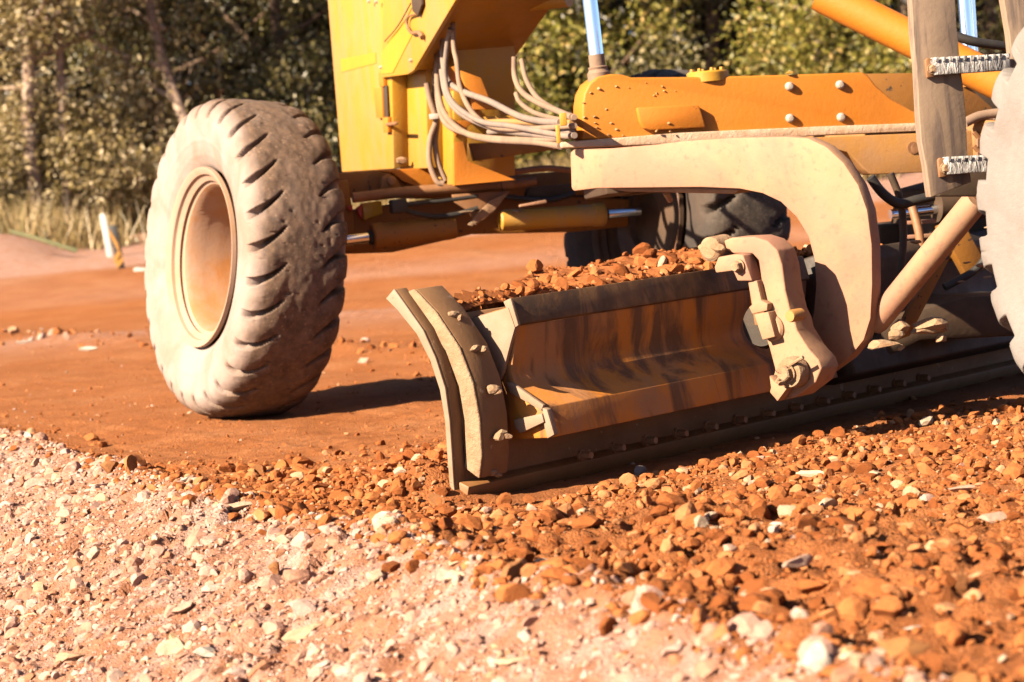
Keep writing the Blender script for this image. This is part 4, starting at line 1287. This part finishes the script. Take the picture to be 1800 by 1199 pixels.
Acc().tube([pp(1660, 505, PU(-2.8)), pp(1720, 470, PU(-2.8)), pp(1745, 420, PU(-2.8))], .014, 12, 4).build('hose', 'black', GR)
for j, (x, y, s) in enumerate([(1610, 425, 9), (1700, 462, 7), (1724, 466, 9), (1735, 487, 7), (1742, 400, 10), (1690, 495, 6)]):
    Acc().lump(pp(x, y, PU(-3.0)), s / 560, 250 + j, (1.4, 1, .7)).build('mud_clump', 'mud', GR, False)
Acc().slab(poly([(930, 330), (1012, 322), (1012, 345), (960, 352), (925, 346)], PU(-.1)), f * .05, .006).build('axle_bracket', 'belly', GR)
Acc().tube([pp(880, 345, PU(-.14)), pp(960, 352, PU(-.14)), pp(1010, 340, PU(-.14))], .012, 10, 4).build('hose', 'black', GR)
Acc().tube([pp(905, 302, PU(-.2)), pp(960, 296, PU(-.2)), pp(1010, 300, PU(-.2))], .014, 10, 4).build('hose', 'rust', GR)
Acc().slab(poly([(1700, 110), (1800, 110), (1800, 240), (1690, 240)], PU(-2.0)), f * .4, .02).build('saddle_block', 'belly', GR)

# ---- ladder up to the cab
UL = -4.35
PL = PU(UL)
ls1 = [(1599, -60), (1603, 0), (1606, 60), (1612, 120), (1616, 200), (1620, 250), (1628, 290), (1632, 320), (1636, 347)]
Acc().slab(poly(ls1 + [(1708, 320), (1701, 270), (1698, 200), (1693, 150), (1688, 110), (1682, 40), (1676, -60)], PL), f * .035, .003).build('ladder_stringer', 'ladder', GR)
Acc().slab(poly([(1755, -60), (1765, 0), (1775, 60), (1782, 130), (1790, 230), (1860, 220), (1850, 100), (1835, -60)], PL), f * .035, .003).build('ladder_stringer', 'ladder', GR)
for yl, x0, x1 in ((104, 1640, 1775), (279, 1662, 1795)):
    P = PU(UL - .03)
    a_ = Acc().slab(poly([(x0, yl + 1), (x1, yl - 8), (x1 + 2, yl + 19), (x0 + 5, yl + 28)], P), f * .05, .004)
    for j in range(11):
        xx = x0 + 8 + (x1 - x0 - 10) * j / 10
        yy = yl - 7 * (xx - x0) / (x1 - x0)
        a_.slab(poly([(xx - 4, yy - 3), (xx + 3, yy - 3.5), (xx + 3, yy + 5), (xx - 3, yy + 5)], PU(UL - .034)), f * .05, .002)
    rg_ = a_.build('ladder_rung', 'rung', GR)
    Acc().slab(poly([(x0 - 13, yl + 2), (x0 - 9, yl - 2), (x0 + 5, yl), (x0 + 5, yl + 31), (x0 - 10, yl + 33)], PU(UL - .012)), f * .012, .003).build('rung_socket', 'rust', rg_)
    Acc().hexbolt(pp(x0 - 2, yl + 17, PU(UL - .014)), -f, .012, .016).build('bolt', 'mud', rg_)
Acc().slab(poly([(1650, 300), (1710, 290), (1770, 290), (1770, 345), (1730, 345), (1652, 345)], PU(UL + .25)), f * .1, .006).build('ladder_mount', 'belly', GR)
# rear frame and cab floor behind the ladder, mostly out of the frame
fa = Acc()
for v0, v1, z0, z1, u0_, u1_ in ((.42, -.42, .85, 1.25, -5.2, -8.4),):
    c = Mr((u0_ + u1_) / 2, (v0 + v1) / 2, (z0 + z1) / 2)
    fa.box(c, fr_ * abs(u0_ - u1_) / 2, lr_ * abs(v0 - v1) / 2, Z * (z1 - z0) / 2, .01)
fa.build('rear_frame', 'dark_yellow', GR)
g0 = Mc(-.45, .0, 2.45); g1 = Mr(-4.6, 0, 2.6)
Acc().slab([g0 + Z * .2 + l * .2, g0 - Z * .2 + l * .2, g0 - Z * .2 - l * .2, g0 + Z * .2 - l * .2], g1 - g0, .01).build('main_frame', 'yellow', GR)

# ------------------------------------------------------------------ soil heaped in front of the blade
ns, nq = 190, 90
Sg = np.linspace(-.1, 3.5, ns); Qg = np.linspace(-1.15, .02, nq)
SS, QQ = np.meshgrid(Sg, Qg, indexing='ij')
fq = np.array([[(p - B0).dot(Z), (p - B0).dot(nb)] for p in front]); fq = fq[np.argsort(fq[:, 0])]
HB = np.interp(SS, [-.1, .0, .08, .16, .30, .45, .58, .7, 1.0, 1.25, 2.0, 3.2, 3.5], [-.1, -.1, -.1, .59, .60, .595, .60, .60, .615, .615, .62, .45, .05])
qtop = np.interp(SS, [.1, .26, .5], [-.09, -.11, -.20])
wq = np.interp(SS, [-.1, .14, .3, .5, .8, 1.3], [.03, .04, .07, .14, .26, .5])
prof = np.clip(1 - np.maximum(0, qtop - QQ) / wq, 0, 1) ** 1.1
qc = np.interp(SS, [.1, .4, .8, 1.2], [-.12, -.2, -.45, -.62])
prof = np.clip(1 - np.maximum(0, qc - QQ) / wq, 0, 1) ** 1.1
tq = np.clip((QQ - qc) / np.maximum(-.14 - qc, .02), 0, 1)
HB = HB * (1 - tq) + np.minimum(HB, .56) * tq
HH = HB * prof + 0.05 * (fbm(SS * 7, QQ * 7, 4, 201) - .5) * prof + .025 * (fbm(SS * 22, QQ * 22, 3, 202) - .5) * prof
PX = B0.x + SS * b.x + QQ * nb.x; PYy = B0.y + SS * b.y + QQ * nb.y
# behind the blade's front face the soil stops: slide those points on to the face
qface = np.interp(HH, fq[:, 0], fq[:, 1]) + .006
Q2 = np.where(QQ > qface, qface, QQ)
PX = B0.x + SS * b.x + Q2 * nb.x; PYy = B0.y + SS * b.y + Q2 * nb.y
base = terrain(PX, PYy) - .02
HZ = np.maximum(HH, base)
V = np.stack([PX.ravel(), PYy.ravel(), HZ.ravel()], -1)
ii = (np.arange(ns - 1)[:, None] * nq + np.arange(nq - 1)[None]).ravel()
F4 = np.stack([ii, ii + 1, ii + nq + 1, ii + nq], -1)
F3 = np.concatenate([F4[:, [0, 1, 2]], F4[:, [0, 2, 3]]])
n_ = 2600
si = rng.integers(1, ns - 2, n_); qi = rng.integers(4, nq - 4, n_)
szs = 0.006 * rng.pareto(2.0, n_) + .006
szs = np.clip(szs, .006, .04)
big = (Sg[si] > .5)
szs = np.where(big, szs, np.clip(szs, .004, .016))
PP = np.stack([PX[si, qi], PYy[si, qi], HZ[si, qi] + szs * .3], -1)
Vr, Fr = scatter(PP, szs, 2)
V, F = merge([(V, F3), (Vr, Fr)])
tag(mesh_np('soil_heap', V, F, 'gravel'), 'heap of broken red soil carried against the front of the blade', 'soil', kind='stuff')

# ------------------------------------------------------------------ roadside markers
P = ground_hit(196, 452)
D = P.y / FPX
mk = empty('marker_post', P)
tag(mk, 'slim white roadside post leaning beside the striped hazard board', 'post')
up = (CU + CR * -0.16).normalized()
Acc().slab([P + CR * (x * D) + CU * (y * D) for x, y in ((-7, -6), (4, -6), (-10, 72), (-16, 78), (-21, 72))], Vector((0, .02, 0)), .004).build('post', 'white', mk)
Acc().slab([P + CR * (x * D) + CU * (y * D) + Vector((0, -.004, 0)) for x, y in ((-2, -22), (8, -22), (6, -4), (-4, -4))], Vector((0, .02, 0)), .003).build('post_foot', 'cream', mk)
P2 = ground_hit(208, 474)
D = P2.y / FPX
hz = empty('hazard_board', P2)
tag(hz, 'black and yellow striped hazard board leaning by the roadside', 'sign')


def hzp(x, y, dy=0.0): return P2 + CR * ((x - 208) * D) + CU * ((474 - y) * D) + Vector((0, dy, 0))


M['sign_black'] = painted('black_sign_film', (0.015, .014, .013), (.03, .025, .02), .5, .8, 8, .5)
M['sign_yellow'] = painted('amber_sign_film', (0.62, 0.27, 0.012), (.5, .24, .03), .5, .8, 8, .5)
Acc().slab([hzp(x, y) for x, y in ((206, 474), (219, 472), (205, 396), (190, 398))], Vector((0, .03, 0)), .004).build('board', 'sign_black', hz)
for q in (((192, 411), (191, 402), (207, 428), (211, 444)), ((196, 421), (192, 412), (213, 447), (215, 455)), ((202, 466), (200, 455), (208, 440), (211, 449)), ((206, 474), (204, 462), (216, 452), (217, 460))):
    Acc().slab([hzp(x, y, -.004) for x, y in q], Vector((0, .003, 0)), 0).build('stripe', 'sign_yellow', hz)
P3 = ground_hit(243, 478)
D = P3.y / FPX
wb = Acc().slab([P3 + CR * (x * D) + CU * (y * D) for x, y in ((-9, -2), (16, -2), (16, 6), (-7, 7))], Vector((0, .12, 0)), .01).build('kerb_block', 'white')
tag(wb, 'low white kerb block lying behind the front wheel', 'kerb')
hp = [pp(x, y, PY(28.4)) for x, y in ((18, 407), (60, 418), (100, 430), (135, 441))]
M['green'] = painted('green_pipe_plastic', (.20, .23, .09), (.36, .30, .14), .4, .7, 4, .6)
tag(Acc().tube(hp, .026, 14, 5).build('green_pipe', 'green'), 'dull green pipe lying along the far bank', 'pipe')

# ------------------------------------------------------------------ trees, shrubs, grass


def leaves(C, n, spread, size):
    """C (k,3) cluster centres, n leaves each"""
    k = len(C)
    P = np.repeat(C, n, 0) + rng.normal(size=(k * n, 3)) * spread
    m = len(P)
    s = size * rng.uniform(.55, 1.25, m)
    Rm = rand_rot(m)
    base = np.array([[0, -1, 0], [.42, -.1, .08], [0, 1, -.12], [-.42, -.1, .08]])
    V = np.einsum('nij,vj->nvi', Rm, base) * s[:, None, None] * .5 + P[:, None]
    F = np.arange(m * 4).reshape(m, 4)
    return V.reshape(-1, 3), F


def ground_at(x, Y):
    """world x from a pixel column at road depth Y"""
    X = (x - CX) / FPX * Y * 1.0
    return X, tz(X, Y)


def limbs(base, h, lean, r, seed, nb_=6):
    rg = random.Random(seed)
    a = Acc()
    top = base + Vector((lean[0], lean[1], h))
    mid = base * .5 + top * .5 + Vector((rg.uniform(-.15, .15), rg.uniform(-.1, .1), 0))
    a.tube([base - Z * .1, base * .75 + top * .25 + Vector((rg.uniform(-.06, .06), 0, 0)), mid, top], [r * 1.15, r, r * .8, r * .35], 12, 5)
    ends = [top]
    for j in range(nb_):
        t = rg.uniform(.25, .95)
        p = base.lerp(top, t) if t > .5 else base.lerp(mid, t * 2)
        ang = rg.uniform(0, 6.28)
        L = rg.uniform(.5, 1.2) * h * .32
        q = p + Vector((math.cos(ang) * L, math.sin(ang) * L * .7, L * rg.uniform(.1, .9)))
        m = p.lerp(q, .5) + Vector((0, 0, -.08 * L))
        a.tube([p, m, q], [r * .42, r * .3, r * .12], 8, 4)
        ends.append(q)
    return a, ends


def tree(x, Y, h, crown, leaf, bark, label, seed, lean=(0, 0), r=.09, nclu=70, per=34, size=.085, group='trees along the far side of the road', z0=.9, cat='tree', name='tree'):
    X, zg = ground_at(x, Y)
    base = Vector((X, Y, zg))
    root = empty(name, base)
    tag(root, label, cat, group)
    a, ends = limbs(base, h, lean, r, seed)
    a.build('trunk', bark, root)
    rg = np.random.default_rng(seed)
    c = rg.normal(size=(nclu, 3)); c /= np.linalg.norm(c, axis=1)[:, None]
    c *= rg.uniform(.25, 1, (nclu, 1)) ** .5
    C = c * np.array(crown) + np.array([base.x + lean[0] * .6, Y - .1, zg + z0 + crown[2]])
    E = np.array([list(e) for e in ends])
    E = np.repeat(E, 4, 0) + rg.normal(size=(len(E) * 4, 3)) * .2
    C = np.concatenate([C, E])
    C = C[C[:, 2] > zg + .15]
    V, F = leaves(C, per, rg.uniform(.10, .17), size)
    o = mesh_np('crown' if cat == 'tree' else 'foliage', V - np.array(base), F, leaf)
    o.parent = root
    return root


T_ = [
    (95, 31.35, 5.2, (1.3, .9, 1.5), 'leaf_olive', 'bark', 'pale barked tree with a branching trunk above the olive bushes at far left', (.1, 0), .085, 75, 2.0),
    (140, 31.5, 5.0, (1.3, 1.0, 1.6), 'leaf_olive', 'bark', 'slender forked tree just behind the pale barked tree', (.3, 0), .06, 70, 2.1),
    (330, 34.5, 5.5, (1.6, 1.0, 1.8), 'leaf_dark', 'bark_dark', 'dark green tree standing above the front tyre', (-.2, 0), .09, 90, 1.5),
    (400, 31.6, 4.6, (1.2, .9, 1.5), 'leaf_dark', 'bark', 'tree with a leaning brown trunk between front tyre and column', (-.7, 0), .075, 70, 1.9),
    (540, 33.5, 5.0, (1.2, .9, 2.0), 'leaf_dark', 'bark_dark', 'shady tree whose leaves hang beside the yellow column', (.2, 0), .09, 90, .9),
    (960, 33.2, 4.8, (1.1, .9, 1.8), 'leaf_lime', 'bark_dark', 'yellow green tree seen between gooseneck and chrome rod', (.1, 0), .07, 80, 1.0),
    (1110, 32.8, 4.6, (1.0, .9, 1.6), 'leaf_lime', 'bark_dark', 'light green tree seen just past the chrome rod', (-.2, 0), .07, 70, 1.2),
    (1280, 35.0, 5.5, (1.3, 1.0, 1.9), 'leaf_dark', 'bark_dark', 'darkest tree in the deep shade above the lift beam', (.3, 0), .10, 55, 1.4),
    (1480, 32.6, 4.6, (1.1, .9, 1.7), 'leaf_lime', 'bark', 'sunlit yellow green tree with a pale trunk under the overhead cylinder', (.15, 0), .07, 85, .9),
    (1640, 33.6, 5.0, (1.1, .9, 1.8), 'leaf_dark', 'bark', 'tree seen behind the ladder', (.1, 0), .08, 70, 1.0),
    (1790, 33.4, 5.0, (1.2, .9, 1.8), 'leaf_dark', 'bark_dark', 'tree at the right border behind the rear wheel', (-.1, 0), .08, 70, .9),
]
for i, (x, Y, h, cr, lf, bk, lab, ln, rr_, nc, z0) in enumerate(T_):
    tree(x, Y, h, cr, lf, bk, lab, 300 + i, ln, rr_, nc, 62, .095, z0=z0)
B_ = [
    (20, 31.6, 1.5, (.75, .6, .62), 'leaf_olive', 'dusty olive bush at the left border behind the green pipe', .25),
    (110, 31.9, 1.8, (.8, .6, .85), 'leaf_olive', 'tall dusty olive bush under the pale barked tree'  , .25),
    (215, 31.7, 1.5, (.75, .6, .70), 'leaf_olive', 'rounded dusty olive bush behind the striped hazard board', .2),
    (300, 32.2, 1.7, (.8, .6, .85), 'leaf_olive', 'dusty bush just left of the front tyre top', .3),
    (420, 32.3, 1.6, (.8, .6, .8), 'leaf_dark', 'green bush hidden behind the front tyre', .2),
    (560, 32.2, 1.6, (.7, .6, .85), 'leaf_dark', 'dark bush between front tyre and yellow column', .2),
    (930, 32.0, 1.4, (.7, .6, .7), 'leaf_lime', 'yellow green bush behind the grey hoses', .2),
    (1180, 32.2, 1.4, (.7, .6, .7), 'leaf_dark', 'low dark bush behind the lift beam', .2),
    (1430, 32.0, 1.7, (.7, .6, .9), 'leaf_lime', 'bright yellow green bush above the bolted end of the beam', .3),
    (1590, 31.8, 1.3, (.6, .6, .6), 'leaf_lime', 'small bush seen below the beam beside the ladder', .2),
]
for i, (x, Y, h, cr, lf, lab, z0) in enumerate(B_):
    tree(x, Y, h, cr, lf, 'bark_dark', lab, 400 + i, (0, 0), .03, 60, 60, .085, 'bushes along the far side of the road', z0, 'bush', 'bush')

# dry grass along the edge of the wood
n = 60000
X = rng.uniform(-9, 9, n); Y = 29.0 + rng.uniform(0, 1, n) ** .8 * 4.5
den = sstep(.30, .55, fbm(X * .8, Y * .8, 3, 301)) * sstep(29.2, 30.3, Y + .6 * (vnoise(X * .7, X * 0, 9) - .5))
k = den > rng.uniform(0, 1, n)
X, Y = X[k], Y[k]
n = len(X)
h = rng.uniform(.12, .62, n) * (0.6 + .8 * fbm(X, Y, 2, 302))
ang = rng.uniform(0, 6.28, n); dx, dy = np.cos(ang) * .010, np.sin(ang) * .010
lx, ly = rng.normal(size=n) * .16 * h / .5, rng.normal(size=n) * .16 * h / .5
g0 = terrain(X, Y)
V = np.stack([np.stack([X - dx, Y - dy, g0 - .02], -1), np.stack([X + dx, Y + dy, g0 - .02], -1),
              np.stack([X + lx + dx * .2, Y + ly + dy * .2, g0 + h], -1), np.stack([X + lx - dx * .2, Y + ly - dy * .2, g0 + h], -1)], 1)
F = np.arange(n * 4).reshape(n, 4)
tag(mesh_np('dry_grass', V.reshape(-1, 3), F, 'grass'), 'dry tan grass growing at the foot of the wood', 'grass', kind='stuff')

# the wood behind, one mass
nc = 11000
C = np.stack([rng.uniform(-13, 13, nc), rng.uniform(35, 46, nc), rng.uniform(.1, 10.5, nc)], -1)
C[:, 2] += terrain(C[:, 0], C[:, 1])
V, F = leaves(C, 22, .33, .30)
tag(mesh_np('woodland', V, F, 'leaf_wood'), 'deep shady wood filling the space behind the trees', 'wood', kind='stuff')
nc = 2600
C = np.stack([rng.uniform(-9, 9, nc), rng.uniform(32.2, 36, nc), rng.uniform(.1, 5.5, nc) ** 1.0], -1)
keep = (fbm(C[:, 0] * 1.1, C[:, 2] * 1.1, 2, 303) > .43) & ~((C[:, 0] < -3.2) & (C[:, 1] < 34) & (C[:, 2] > 1.3))
C = C[keep]
C[:, 2] += terrain(C[:, 0], C[:, 1])
V, F = leaves(C, 36, .15, .09)
tag(mesh_np('undergrowth', V, F, 'leaf_dark'), 'tangled leafy undergrowth between the tree trunks', 'undergrowth', kind='stuff')
# bare twigs and saplings in the undergrowth
a = Acc()
rg = random.Random(5)
for j in range(26):
    X_, Y_ = rg.uniform(-7.5, 7.5), rg.uniform(31.8, 33.6)
    p = Vector((X_, Y_, tz(X_, Y_)))
    L = rg.uniform(.8, 2.6)
    q = p + Vector((rg.uniform(-.7, .7), rg.uniform(-.3, .3), L))
    a.tube([p, p.lerp(q, .5) + Vector((rg.uniform(-.12, .12), 0, 0)), q], [.018, .013, .006], 6, 3)
tag(a.build('twigs', 'bark'), 'thin pale twigs and saplings sticking out of the undergrowth', 'twigs', kind='stuff')

print('VERTS', sum(len(o.data.vertices) for o in SC.objects if o.type == 'MESH'))
for nm, P in (('wheel near', WN), ('wheel far', WF), ('rear', RW), ('blade L', B0), ('blade 1.75', Bc(1.75, 0, 0))):
    print(nm, [round(t, 1) for t in pix(P)])
